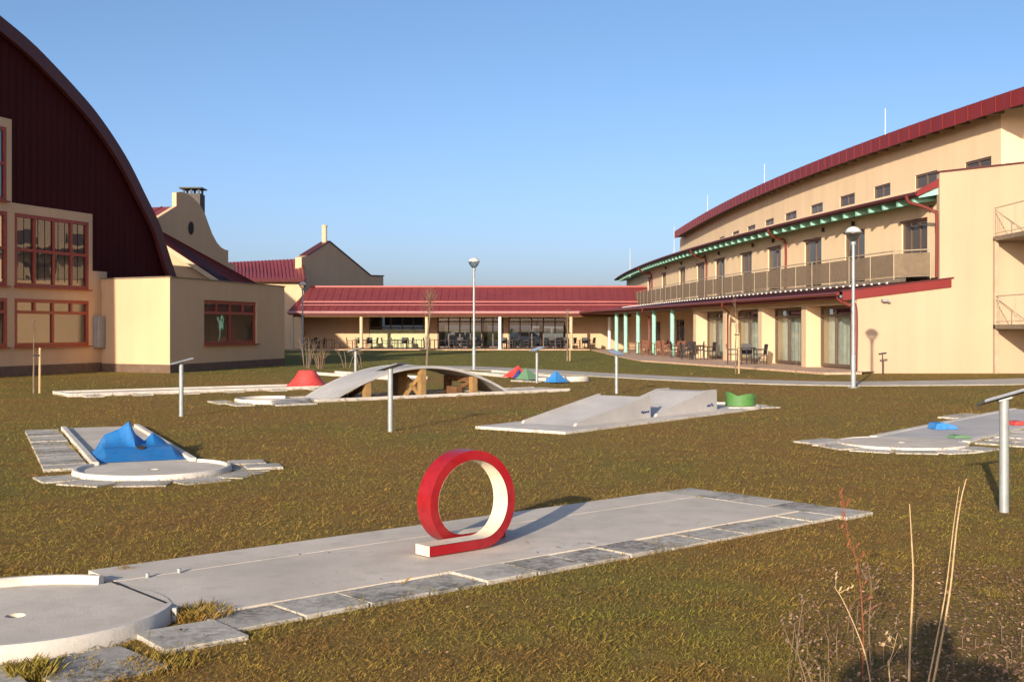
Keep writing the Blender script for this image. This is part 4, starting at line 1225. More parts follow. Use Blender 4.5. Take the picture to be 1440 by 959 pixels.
# --- double ramp lane
K7 = Vector((0.836, 18.4, 0)); d7 = Vector((0.596, 0.803, 0)); f7 = Fr(K7, d7)
L7 = thing("minigolf_lane", f7.p(3.5, -0.9), "concrete minigolf lane with two grey jump ramps in the middle of the lawn", "minigolf lane", GR)
bed(f7, L7, 0.0, 6.6, -1.80, 0.0, 0.045, M['conc_pale'])
f7c = Fr(f7.p(7.1, -0.90), -d7)
circle_end(f7c, L7, 0.86, zk=0.07, gap=0.7)
slab(f7, L7, 7.7, -0.15, .5, .45, M['slab'], .03, .5); slab(f7, L7, 8.1, -0.6, .5, .45, M['slab'], .03, .8)
def ramp_ob(s0, s1, s2, h, label):
    T = thing("jump_ramp", f7.p((s0+s1)/2, -0.95), label, "minigolf ramp", "grey jump ramps on one lane")
    t0, t1 = -0.40, -1.52
    q = MB(); z0 = 0.046; prof = [(s0, z0), (s1, z0 + h*0.93)] + ([(s2, z0 + h*0.93)] if s2 > s1 else []) + [(s2, z0)]
    q.prism([f7.p(s, t0 - .06, z) for s, z in prof], -f7.n * (abs(t1 - t0) - .12)); q.build("ramp_surface", M['ramp'], T)
    for t in (t0, t1 + .055):
        q = MB(); prof = [(s0 - .05, z0), (s0, z0 + 0.05), (s1, z0 + h)] + ([(s2, z0 + h)] if s2 > s1 else []) + [(s2 + .02, z0)]
        q.prism([f7.p(s, t, z) for s, z in prof], -f7.n * 0.055); w = q.build("side_wall", M['ramp'], T)
        if t == t0:
            g = MB(); rg = random.Random(s0)
            pts = [(s1 - .02 + i * .035, z0 + .10 + rg.uniform(-.018, .03)) for i in range(9)] if s2 <= s1 else [(s2 - .42 + i * .035, z0 + .10 + rg.uniform(-.02, .04)) for i in range(9)]
            if s2 <= s1: pts = [(a - .30, b) for a, b in pts]
            for (a, b), (c_, e_) in zip(pts, pts[1:]):
                g.bar(f7.p(a, t0 + .002, b), f7.p(c_, t0 + .002, e_), .014, .002, side=(0, 0, 1))
            g.build("blue_scribble", M['navy'], w)["label"] = "small illegible dark blue pen scribble"
    return T
ramp_ob(0.95, 3.35, 3.35, 0.40, "nearer of two grey jump ramps on the middle lane")
ramp_ob(3.62, 5.55, 6.0, 0.40, "farther grey jump ramp, in front of the green catch tub")
gc = G(1041, 573)
TB = thing("catch_tub", gc, "green open catch tub behind the farther jump ramp", "minigolf obstacle")
q = MB(); Rg = 0.31; rows = []
for i in range(49):
    a = f7.ang + PI * 0.15 + 2*PI*i/48
    ca, sa = math.cos(a), math.sin(a)
    hgt = 0.26 + 0.05 * math.cos(2*(a - 0.35)) + 0.035 * math.cos(a - 2.9)
    hgt = max(.10, hgt)
    rows.append([(gc.x + Rg*ca, gc.y + Rg*sa, 0.046), (gc.x + Rg*ca, gc.y + Rg*sa, hgt), (gc.x + (Rg-.03)*ca, gc.y + (Rg-.03)*sa, hgt), (gc.x + (Rg-.03)*ca, gc.y + (Rg-.03)*sa, 0.05)])
q.grid(rows); q.build("tub_wall", M['lgreen'], TB, smooth=True)

# --- lane at the right edge with low coloured wedges
C8 = Vector((5.56, 16.75, 0)); d8 = Vector((0.61, 0.79, 0)); f8 = Fr(C8, d8)
L8 = thing("minigolf_lane", C8, "pale concrete minigolf lane at the right edge with low coloured wedges", "minigolf lane", GR)
bed(f8, L8, 0.5, 8.5, -0.62, 0.62, 0.031, M['ramp'])
kerb(f8, L8, 0.72, 8.5, 0.62, 0.74, 0.045); kerb(f8, L8, 0.72, 8.5, -0.74, -0.62, 0.045)
circle_end(f8, L8, 0.90, zk=0.045, gap=0.8, hole=False)
for i in range(7):
    a = PI + (i - 3) * 0.50
    slab(f8, L8, 1.08*math.cos(a), 1.08*math.sin(a), 0.40, 0.54, M['conc_pale'] if i % 2 else M['slab'], 0.015, a + random.uniform(-.1, .1))
for i in range(5): slab(f8, L8, 0.95 + i*.5, 1.05, .46, .48, M['conc_pale'] if i % 3 else M['slab'], .03, .05)
for i in range(3): slab(f8, L8, 0.9 + i*.5, 1.5, .46, .40, M['slab'], .022, .05)
for i in range(3): slab(f8, L8, 5.6 + i*.5, -1.0, .46, .40, M['slab'], .022, .05)
slab(f8, L8, -0.45, -1.12, .45, .42, M['slab'], .016, .3)
f8.pad(0.5, 8.5, -0.72, 0.72, 0)
def wedge(px, py, w, l, h, m, label, rot):
    c = G(px, py, 0.036); T = thing("wedge_obstacle", c, label, "minigolf obstacle", "low coloured wedges on the right lane")
    ca, sa = math.cos(rot), math.sin(rot); ux = Vector((ca, sa, 0)); uy = Vector((-sa, ca, 0)); q = MB()
    q.prism([c - ux*w/2, c - ux*w*0.42 + Vector((0, 0, h*.9)), c - ux*w*.12 + Vector((0, 0, h)), c + ux*w*.40 + Vector((0, 0, h*.55)), c + ux*w/2], uy * l)
    q.build("wedge_block", m, T, bevel=0.006)
wedge(1332, 604, 0.40, 0.28, 0.11, M['sky_blue'], "low bright blue wedge lying on the right lane", 0.12)
wedge(1356, 616.5, 0.32, 0.20, 0.05, M['sgreen'], "flat dull green wedge lying on the right lane", 0.25)
wedge(1442, 598, 0.40, 0.25, 0.07, M['coral'], "flat red wedge lying at the right edge of the photo", 0.2)
# ------------------------------------------------------------------ behind the pavilion: car park seen through the glass
q = MB(); q.poly([(-70, 106, .012), (70, 106, .012), (70, 150, .012), (-70, 150, .012)]); tag(q.build("car_park", M['asphalt']), kind="structure")
pad([(-80, 105), (80, 105), (80, 150), (-80, 150)])
def car(px, Y, m, label, van=False, rz=0.0):
    x = pavx(px, Y); T = thing("parked_car", (0, 0, 0), label, "car", "cars parked behind the pavilion")
    L_, W_ = 4.3, 1.75
    if van: side = [(-2.2, .35), (2.2, .35), (2.2, .95), (1.75, 1.15), (1.2, 1.85), (-2.1, 1.95), (-2.2, 1.2)]
    else: side = [(-2.1, .35), (2.15, .35), (2.15, .75), (1.2, .92), (.55, 1.42), (-.95, 1.45), (-1.75, 1.0), (-2.1, .92)]
    q = MB(); q.prism([(a, -W_/2, z) for a, z in side], (0, W_, 0)); q.build("body", m, T, local=True, bevel=.06)
    for a0, a1, s0, s1, tp in (((-.8, .1, -.9, .05, 1.36), (.2, 1.0, .2, .5, 1.36)) if not van else ((-1.9, -.2, -1.9, -.2, 1.75), (0, 1.5, 0, 1.05, 1.72))):
        g = MB(); zb_ = .98 if not van else 1.25
        for sgn in (-1, 1): g.poly([(a0, sgn*(W_/2 + .006), zb_), (a1, sgn*(W_/2 + .006), zb_), (s1, sgn*(W_/2 + .006), tp), (s0, sgn*(W_/2 + .006), tp)])
        g.build("side_window", M['glass_dark'], T, local=True)
    for a in (-1.35, 1.4):
        for sgn in (-1, 1):
            w = MB(); w.tube([(a, sgn*(W_/2 - .16), .32), (a, sgn*(W_/2 + .03), .32)], .32, 18); wo_ = w.build("wheel", M['rubber'], T, local=True)
            w = MB(); w.tube([(a, sgn*(W_/2 + .031), .32), (a, sgn*(W_/2 + .04), .32)], .19, 14); w.build("rim", M['galv'], wo_, local=True)
    T.location = (x, Y, .014); T.rotation_euler = (0, 0, rz)
    return T
car(741, 112, M['white'], "white parked car seen through the pavilion glass", rz=.08)
car(778, 115, M['greycab'], "silver grey parked van seen through the pavilion glass right of the white car", True, rz=-.1)
car(652, 114, M['greycab'], "grey parked car seen through the pavilion glass behind the tall lamp", rz=.05)

# ------------------------------------------------------------------ street lamps
def make_lamp(name, label):
    T = thing(name, (0, 0, 0), label, "street lamp", "globe lamps along the path")
    q = MB(); q.lathe([(.17, 0), (.17, .02), (.07, .03), (.07, .9), (.05, .95), (.044, 4.02), (.07, 4.03), (.07, 4.12), (.04, 4.13)], (0, 0, 0), 16); q.build("pole", M['galv'], T, smooth=True, local=True)
    q = MB(); q.lathe([(.04, 4.12), (.11, 4.17), (.19, 4.28), (.215, 4.36), (.212, 4.37)], (0, 0, 0), 24); h = q.build("lamp_bowl", M['opal'], T, smooth=True, local=True)
    q = MB(); q.lathe([(.235, 4.365), (.245, 4.38), (.235, 4.40)], (0, 0, 0), 24); q.build("lamp_rim", M['galv'], h, smooth=True, local=True)
    q = MB(); q.lathe([(.225, 4.40), (.19, 4.47), (.12, 4.53), (.0, 4.56)], (0, 0, 0), 24); q.build("lamp_dome", M['galv_pale'], T, smooth=True, local=True)
    return T
lamp = make_lamp("street_lamp", "tall grey lamp post with a round head in front of the hotel balcony")
lamp.location = G(1200, 545)
def put(px, Yv): return (pavx(px, Yv), Yv, 0)
dup(lamp, put(666.5, 47.6), .4, "tall grey lamp post with a round head, standing before the pavilion's red roof")
dup(lamp, put(425.5, 72), .2, "thin lamp post in the shade at the left end of the pavilion roof")

# ------------------------------------------------------------------ lane sign posts
def make_sign(tilt=15, pitch=0.0):
    T = thing("sign_post", (0, 0, 0), None, "sign post", "sign posts beside the minigolf lanes")
    q = MB(); q.lathe([(.042, 0), (.042, 1.015), (.0, 1.02)], (0, 0, 0), 18); q.build("post", M['galv'], T, smooth=True, local=True)
    t = R(tilt); ux = Vector((math.cos(t), 0, math.sin(t))); uy = Vector((0, math.cos(pitch), -math.sin(pitch))); uz = ux.cross(uy)
    q = MB(); q.obox(Vector((0.01, 0, 1.045)), ux*.225, uy*.145, uz*.010); b = q.build("board", M['board'], T, local=True)
    q = MB(); q.obox(Vector((0.01, 0, 1.045)) + uz*.0125, ux*.205, uy*.13, uz*.0015); q.build("board_face", M['boardpale'], b, local=True)
    q = MB(); q.obox(Vector((0, 0, 1.022)), ux*.06, Vector((0, .05, 0)), uz*.008); q.build("bracket", M['galv'], T, local=True)
    return T
sg = make_sign(17, .20); s2_ = make_sign(); sg.location = G(1412, 720); sg["label"] = "nearest grey sign post, at the right edge, with a board tilted up to the right"
sg.rotation_euler = (0, 0, -.12)
for px, py, rz, lab in ((549, 607, -.5, "sign post with a bluish board standing before the arched bridge"),
                        (255, 585.5, .25, "sign post left of the red cone, in front of the annex"),
                        (867, 553.5, 2.2, "thin sign post with a dark board behind the jump ramps"),
                        (500, 542, -.3, "sign post between the red cone and the arched bridge"),
                        (755, 538.5, .8, "pale sign post behind the small coloured pyramids")):
    if s2_.get("label"): dup(s2_, G(px, py), rz, lab)
    else: s2_.location = G(px, py); s2_.rotation_euler = (0, 0, rz); s2_["label"] = lab
# standpipe near the end wall
c = Vector((13.55, 42.9, 0)); T = thing("standpipe", c, "small dark T topped post standing close to the cream end wall", "standpipe")
q = MB(); q.tube([c, c + Vector((0, 0, .72))], .022, 8); q.build("post", M['dark'], T); q = MB(); q.bar(c + Vector((-.13, 0, .74)), c + Vector((.13, 0, .78)), .03, .05); q.build("cross_head", M['dark'], T)

# ------------------------------------------------------------------ terrace tables and chairs
def make_table(mt):
    T = thing("terrace_table", (0, 0, 0), "dark terrace table on the veranda", "table", "terrace tables")
    q = MB(); q.lathe([(0, .71), (.42, .71), (.42, .75), (0, .75)], (0, 0, 0), 20); q.build("tabletop", mt, T, local=True)
    q = MB()
    for a in range(4):
        x, y = .30*math.cos(a*PI/2 + .78), .30*math.sin(a*PI/2 + .78); q.tube([(x*1.1, y*1.1, 0), (x, y, .71)], .022, 6)
    build_each(q, "leg", mt, T, local=True)
    return T
def make_chair(mt):
    T = thing("terrace_chair", (0, 0, 0), "dark terrace armchair at a table", "chair", "terrace chairs")
    q = MB(); q.box(-.24, .24, -.24, .24, .42, .46); q.build("seat", mt, T, local=True)
    q = MB(); q.obox((0, .25, .68), (.24, 0, 0), (0, .018, .005), (0, .03, .22)); q.build("backrest", mt, T, local=True)
    q = MB()
    for x in (-.22, .22):
        q = MB(); q.tube([(x, -.21, 0), (x, -.22, .66)], .02, 6); q.tube([(x, .22, 0), (x, .24, .5)], .02, 6); q.bar((x, -.22, .66), (x, .26, .66), .025, .015); q.build("frame", mt, T, local=True)
    return T
t0_, ch0_ = make_table(M['dark']), make_chair(M['dark'])
t1_, ch1_ = make_table(M['terracotta']), make_chair(M['terracotta'])
first = {}
def put_set(x, y, z, seats, proto, lab_t, lab_c):
    for k, (pr, lab) in enumerate(((proto[0], lab_t),)):
        if pr.name not in first: first[pr.name] = 1; pr.location = (x, y, z); pr["label"] = lab
        else: dup(pr, (x, y, z), random.uniform(0, 1), lab)
    for a in seats:
        cx_, cy_ = x + .62*math.sin(a), y + .62*math.cos(a); rz = -a
        pr = proto[1]
        if pr.name not in first: first[pr.name] = 1; pr.location = (cx_, cy_, z); pr.rotation_euler = (0, 0, rz); pr["label"] = lab_c
        else: dup(pr, (cx_, cy_, z), rz, lab_c)
for px, Y in ((441, 94.6), (463, 95.2), (503, 94.4), (516, 95.4), (552, 94.6), (566, 95.3), (589, 94.7), (611, 95.2), (645, 95), (664, 94.6), (707, 95.2), (728, 94.8), (745, 95.6), (775, 95.2), (795, 94.8), (822, 95.2)):
    put_set(pavx(px, Y), Y, .072, (1.45, -1.5) if random.random() < .6 else (1.2, -1.6, .1), (t0_, ch0_), "dark round table on the pavilion veranda", "dark armchair at a pavilion veranda table")
for px, Y in ((903, 73.0), (923, 69.5), (952, 66.5), (938, 77)):
    put_set(pavx(px, Y), Y, .082, (1.4, -1.6, 3.0), (t1_, ch1_), "orange brown table under the hotel arcade", "orange brown chair under the hotel arcade")
t2_, ch2_ = dup(t0_, (0, 0, -50)), dup(ch0_, (0, 0, -50))
for px, Y, s_ in ((966, 64.2, (1.4, -1.6, 3)), (982, 60.5, (1.4, -1.6)), (1050, 52.5, (1.5, -1.4, .2))):
    put_set(pavx(px, Y), Y, .082, s_, (t2_, ch2_), "dark table on the hotel terrace in front of the glass doors", "dark chair on the hotel terrace in front of the glass doors")

# ------------------------------------------------------------------ saplings and bare shrubs
def twig_tree(loc, H, seed, label, cat="tree", name="sapling_tree", stake=False, spread=.35, crown0=.45, r0=.035, nb=16, lean=0.0):
    rg = random.Random(seed); loc = Vector(loc); T = thing(name, loc, label, cat, "bare young trees")
    path = []; k = 8
    for i in range(k + 1):
        f = i/k; path.append(loc + Vector((lean*f + rg.uniform(-.03, .03)*f*H*.3, rg.uniform(-.02, .02)*f, H*f*.93)))
    q = MB(); q.tube(path, [r0*(1 - .8*i/k) for i in range(k + 1)], 7); q.build("trunk", M['bark'], T, smooth=True)
    q = MB()
    for i in range(nb):
        f = crown0 + (1 - crown0)*rg.random(); j = min(int(f*k), k - 1); p = path[j].lerp(path[j+1], f*k - j)
        az = rg.uniform(0, 2*PI); L = spread*H*(1.15 - f)*rg.uniform(.6, 1.1) + .12
        d = Vector((math.cos(az)*.65, math.sin(az)*.65, .9)).normalized()
        p1 = p + d*L*.5 + Vector((0, 0, .03)); p2 = p1 + (d + Vector((rg.uniform(-.2, .2), rg.uniform(-.2, .2), .35))).normalized()*L*.6
        rb_ = r0*.17; q.tube([p, p1, p2], [rb_, rb_*.7, rb_*.3], 4)
        for m_ in range(3):
            b = p.lerp(p2, rg.uniform(.35, .9)); dd = (d + Vector((rg.uniform(-.8, .8), rg.uniform(-.8, .8), rg.uniform(-.1, .6)))).normalized()
            q.tube([b, b + dd*L*.35], [rb_*.5, rb_*.25], 4)
    q.build("crown", M['twig'], T)
    if stake:
        q = MB(); sp_ = loc + Vector((.13, .05, 0)); q.tube([sp_, sp_ + Vector((.01, 0, min(1.5, H*.6)))], .03, 7); s_ = q.build("stake", M['straw'], T)
        q = MB(); q.bar(loc + Vector((-.02, 0, H*.5)), sp_ + Vector((0, 0, H*.5)), .02, .04); q.build("tie", M['rubber'], s_)
    return T
twig_tree(put(600, 50.5), 3.5, 3, "slim bare sapling rising behind the arched bridge", spread=.36, crown0=.60, r0=.055, nb=30, lean=.15)
twig_tree(put(798, 61), 2.9, 4, "bare staked sapling in front of the pavilion's right end", stake=True, spread=.22, crown0=.55, r0=.06)
twig_tree(put(1034.5, 43.6), 2.9, 5, "bare staked sapling before the hotel's glass terrace doors", stake=True, spread=.2, crown0=.5, r0=.03)
twig_tree(put(47.5, 30.2), 1.95, 6, "small pale staked sapling at the far left in front of the hall windows", stake=True, spread=.22, crown0=.8, r0=.03, nb=12)
twig_tree(put(1119.5, 41.5), 1.15, 9, "thin knee high sapling by the hotel terrace edge", spread=.06, crown0=.75, r0=.012, nb=4)
def shrub(loc, H, n, seed, label, m='twig'):
    rg = random.Random(seed); loc = Vector(loc); T = thing("bare_shrub", loc, label, "shrub", "bare shrubs in the shade"); q = MB()
    for i in range(n):
        az = rg.uniform(0, 2*PI); sp = rg.uniform(.05, .35); b = loc + Vector((math.cos(az), math.sin(az), 0))*.12
        p1 = b + Vector((math.cos(az)*sp*.5, math.sin(az)*sp*.5, H*.5)); p2 = p1 + Vector((math.cos(az)*sp*.6 + rg.uniform(-.1, .1), math.sin(az)*sp*.6, H*rg.uniform(.3, .5)))
        q.tube([b, p1, p2], [.022, .016, .006], 5)
        for m_ in range(3):
            c = p1.lerp(p2, rg.random()); q.tube([c, c + Vector((rg.uniform(-.25, .25), rg.uniform(-.25, .25), rg.uniform(.1, .3)))], [.008, .004], 4)
    q.build("stems", M[m], T)
    return T
shrub(put(432, 50), 1.35, 9, 21, "pale bare shrub of crossing stems behind the red cone's left", 'bark')
shrub(put(450, 49), .75, 14, 22, "low reddish bare shrub right behind the red cone", 'twig')
shrub(put(488, 50), .9, 4, 23, "sparse bare shrub left of the post beside the bridge", 'bark')
shrub(put(510, 50.5), .8, 6, 24, "sparse bare shrub right of the post beside the bridge", 'twig')

# ------------------------------------------------------------------ dry weeds in the foreground
def stalk(pts, m, r, label, name="dry_weed", side=0, seed=1):
    p3 = []
    for px, py, Y in pts: p3.append(at(px, py, Y))
    b = p3[0]; 
    p = curve_pts(p3, 22); T = thing(name, (b.x, b.y, 0), label, "weed", "dry weed stalks in the foreground")
    n = len(p); q = MB(); q.tube([Vector((b.x, b.y, -.02))] + p, [r*1.1] + [r*(1 - .65*i/n) for i in range(n)], 6); 
    if side:
        rg = random.Random(seed)
        for i in range(side):
            k = rg.randint(n//3, n - 2); c = p[k]; d = Vector((rg.uniform(-1, 1), rg.uniform(-.6, .6), rg.uniform(.3, 1.2))).normalized()*rg.uniform(.03, .10)
            q.tube([c, c + d], [r*.45, r*.2], 4)
            for j in range(2): e = c + d*rg.uniform(.6, 1.1); q.obox(e, (.004, 0, .003), (0, .004, 0), (0.002, 0, .006))
        pass
    q.build("stem", M[m], T)
    return T
stalk([(1277, 992, 5.2), (1280, 900, 5.2), (1284, 815, 5.21), (1282, 760, 5.22), (1279, 708, 5.22)], 'straw', .006, "tall pale weed stalk standing alone left of the leaning pair", seed=2)
stalk([(1300, 985, 5.3), (1316, 905, 5.3), (1330, 830, 5.3), (1341, 740, 5.28), (1349, 684, 5.25)], 'straw', .0045, "thinner, rear stalk of the leaning pair at lower right", seed=3)
stalk([(1307, 985, 5.28), (1322, 910, 5.27), (1336, 830, 5.26), (1345, 745, 5.24), (1352, 700, 5.22), (1359, 673, 5.2)], 'straw', .006, "brighter stalk of the leaning pair, bent over at its tip", seed=4)
stalk([(1212, 975, 5.5), (1214, 890, 5.5), (1207, 800, 5.5), (1193, 755, 5.5), (1184, 690, 5.5)], 'rust', .0035, "thin rusty red weed with dark seed tips", side=16, seed=5)
stalk([(1230, 1000, 5.1), (1219, 930, 5.1), (1206, 890, 5.1), (1186, 845, 5.1), (1173, 824, 5.1)], 'straw', .004, "short straw stalk leaning left across the rusty weed", seed=6, side=3)
stalk([(1145, 1005, 5.0), (1134, 960, 5.0), (1122, 915, 5.0), (1124, 880, 5.0), (1130, 845, 5.0)], 'twig', .003, "short bent twig like weed farthest left", side=6, seed=7)
stalk([(1151, 1000, 5.05), (1141, 958, 5.05), (1132, 935, 5.05), (1112, 905, 5.05), (1103, 884, 5.05)], 'twig', .003, "short twig like weed leaning left at the lower edge", side=4, seed=8)
stalk([(1225, 950, 5.65), (1222, 880, 5.65), (1225, 825, 5.65), (1220, 790, 5.65)], 'twig', .003, "dark upright weed beside the rusty one", side=14, seed=9)
stalk([(1258, 1000, 5.05), (1250, 940, 5.05), (1256, 915, 5.05), (1262, 890, 5.05)], 'straw', .003, "short pale weed at the edge of the dark shadow", side=5, seed=10)

q = MB(); rg = random.Random(77)
for i in range(46):
    px, py = rg.uniform(1100, 1440), rg.uniform(870, 1000); b = G(px, py); L = rg.uniform(.04, .17) * (1.4 if px < 1270 else 1.0); a = rg.uniform(0, 2*PI); ln = rg.uniform(.05, .5)
    m_ = b + Vector((math.cos(a)*ln*.4, math.sin(a)*ln*.4, 1)) * L * .6; e_ = b + Vector((math.cos(a)*ln + rg.uniform(-.2, .2), math.sin(a)*ln, .9)) * L
    q.tube([b, m_, e_], [.0022, .0018, .0009], 4)
    if rg.random() < .5: q.tube([m_, m_ + Vector((rg.uniform(-.05, .05), rg.uniform(-.05, .05), rg.uniform(.01, .05)))], [.0015, .0007], 4)
tag(q.build("dry_weed_tangle", M['twig']), kind="stuff")

# ------------------------------------------------------------------ the photographer, standing just behind the lens
def person():
    T = thing("person", (-0.10, -0.36, 0), "person in dark coat behind the viewpoint, holding a camera to the face", "person")
    me = bpy.data.meshes.new("body"); o = bpy.data.objects.new("body", me); COL.objects.link(o); o.parent = T
    V = [(0, 0, .98), (0, 0, 1.12), (0, .01, 1.30), (0, .01, 1.45), (0, .02, 1.54), (0, .05, 1.64), (0, .05, 1.735),
         (.10, 0, .92), (.12, .02, .52), (.13, -.01, .09), (.14, .15, .045), (-.10, 0, .92), (-.12, .02, .52), (-.13, -.01, .09), (-.14, .15, .045),
         (.20, .0, 1.45), (.37, .08, 1.52), (.15, .20, 1.55), (.10, .23, 1.60), (-.20, .0, 1.45), (-.39, .08, 1.53), (-.16, .20, 1.57), (-.10, .23, 1.60)]
    Ed = [(0,1),(1,2),(2,3),(3,4),(4,5),(5,6),(0,7),(7,8),(8,9),(9,10),(0,11),(11,12),(12,13),(13,14),(3,15),(15,16),(16,17),(17,18),(3,19),(19,20),(20,21),(21,22)]
    rad = [(.17,.12),(.155,.11),(.17,.115),(.15,.10),(.062,.062),(.095,.105),(.075,.085),(.10,.10),(.068,.068),(.045,.05),(.045,.035),(.10,.10),(.068,.068),(.045,.05),(.045,.035),
           (.095,.095),(.07,.07),(.045,.045),(.042,.03),(.095,.095),(.07,.07),(.042,.042),(.042,.03)]
    me.from_pydata(V, Ed, []); me.update()
    m = o.modifiers.new("skin", 'SKIN'); o.modifiers.new("sub", 'SUBSURF').levels = 2; o.modifiers["sub"].render_levels = 2
    for i, r_ in enumerate(rad): me.skin_vertices[0].data[i].radius = r_
    for v in me.skin_vertices[0].data: v.use_root = False
    me.skin_vertices[0].data[0].use_root = True
    me.materials.append(simple("dark_coat", (.04, .045, .06), .85, .2, 8))
    hm = MB(); c = T.location
    hm.lathe([(0, 1.82), (.06, 1.81), (.095, 1.765), (.112, 1.70), (.108, 1.63), (.09, 1.60)], (c.x, c.y + .035, 0), 20); hm.build("hair", M['twig'], T, smooth=True)
    for s in (-1, 1):
        for k in range(4):
            f = MB(); x = c.x + s*(.085 - 0*k); z = 1.62 - k*.02
            f.tube([(x + s*.02, c.y + .20, z - .01), (x + s*.005, c.y + .245, z), (x - s*.02, c.y + .262, z), (x - s*.045, c.y + .262, z)], [.009, .0085, .008, .007], 8); f.build("finger", simple("skin", (.45, .27, .19), .6, .08, 8) if "skin" not in bpy.data.materials else bpy.data.materials["skin"], T, smooth=True)
        f = MB(); f.tube([(c.x + s*.10, c.y + .20, 1.60), (c.x + s*.075, c.y + .185, 1.585), (c.x + s*.05, c.y + .18, 1.58)], [.011, .010, .008], 8); f.build("thumb", bpy.data.materials["skin"], T, smooth=True)
    T2 = thing("photo_camera", (c.x, c.y + .22, 1.6), "black photo camera held up by the person behind the viewpoint", "camera")
    q = MB(); q.box(c.x - .065, c.x + .065, c.y + .19, c.y + .255, 1.575, 1.665); q.build("camera_body", M['dark'], T2, bevel=.008)
    q = MB(); q.tube([(c.x, c.y + .25, 1.615), (c.x, c.y + .305, 1.615)], .033, 20); q.build("lens", M['dark'], T2, smooth=True)
person()
bpy.data.objects['person'].scale = (1.035,) * 3

# ------------------------------------------------------------------ grass
def in_pads(X, Y):
    bad = np.zeros(len(X), bool)
    for p in PADS:
        xs = [a for a, b in p]; ys = [b for a, b in p]
        cand = np.where((X > min(xs)) & (X < max(xs)) & (Y > min(ys)) & (Y < max(ys)) & ~bad)[0]
        if not len(cand): continue
        x, y = X[cand], Y[cand]; pos = np.ones(len(cand), bool); neg = np.ones(len(cand), bool)
        for i in range(len(p)):
            (x0, y0), (x1, y1) = p[i], p[(i+1) % len(p)]
            cr = (x1-x0)*(y-y0) - (y1-y0)*(x-x0)
            pos &= cr >= 0; neg &= cr <= 0
        bad[cand[pos | neg]] = True
    return bad

def blade_mat(name, greens):
    m, nt, b = nodes_of(name)
    g = N(nt, "ShaderNodeNewGeometry")
    big = noise(nt, 0.22, 5, 0.6); mid = noise(nt, 1.6, 5, 0.65); patch = noise(nt, 0.75, 4, 0.6)
    rnd = ramp(nt, g.outputs["Random Per Island"], [(0.0, (0.246, 0.159, 0.034)), (0.35, (0.329, 0.204, 0.044)), (0.65, (0.385, 0.250, 0.055)), (0.85, (0.304, 0.235, 0.045)), (1.0, (0.436, 0.296, 0.077))])
    grn = ramp(nt, g.outputs["Random Per Island"], [(0.0, (0.173, 0.165, 0.024)), (0.4, (0.246, 0.212, 0.034)), (0.8, (0.320, 0.250, 0.045)), (1.0, (0.346, 0.249, 0.058))])
    brn = ramp(nt, g.outputs["Random Per Island"], [(0.0, (0.222, 0.122, 0.032)), (0.5, (0.304, 0.170, 0.044)), (1.0, (0.326, 0.195, 0.053))])
    c = mix(nt, rnd, grn, ramp(nt, big, [(0.47, (0, 0, 0)), (0.58, (1, 1, 1))]))
    c = mix(nt, c, brn, ramp(nt, mid, [(0.44, (0, 0, 0)), (0.60, (1.0,) * 3)]))
    c = mix(nt, c, grn, ramp(nt, patch, [(0.52, (0, 0, 0)), (0.64, (.9,) * 3)]))
    sx = N(nt, "ShaderNodeSeparateXYZ"); nt.links.new(g.outputs["Position"], sx.inputs[0])
    mr = N(nt, "ShaderNodeMapRange"); mr.inputs[1].default_value = 38; mr.inputs[2].default_value = 52
    nt.links.new(sx.outputs[1], mr.inputs[0])
    c = mix(nt, c, grn, mr.outputs[0])
    nt.links.new(c, b.inputs["Base Color"]); b.inputs["Roughness"].default_value = 0.8; b.inputs["Specular IOR Level"].default_value = 0.15
    tl = N(nt, "ShaderNodeBsdfTranslucent"); nt.links.new(c, tl.inputs[0]); mx = N(nt, "ShaderNodeMixShader"); mx.inputs[0].default_value = 0.24
    nt.links.new(b.outputs[0], mx.inputs[1]); nt.links.new(tl.outputs[0], mx.inputs[2]); nt.links.new(mx.outputs[0], nt.nodes["Material Output"].inputs[0])
    return m
M['blade'] = blade_mat("dry_lawn_blades", 0)

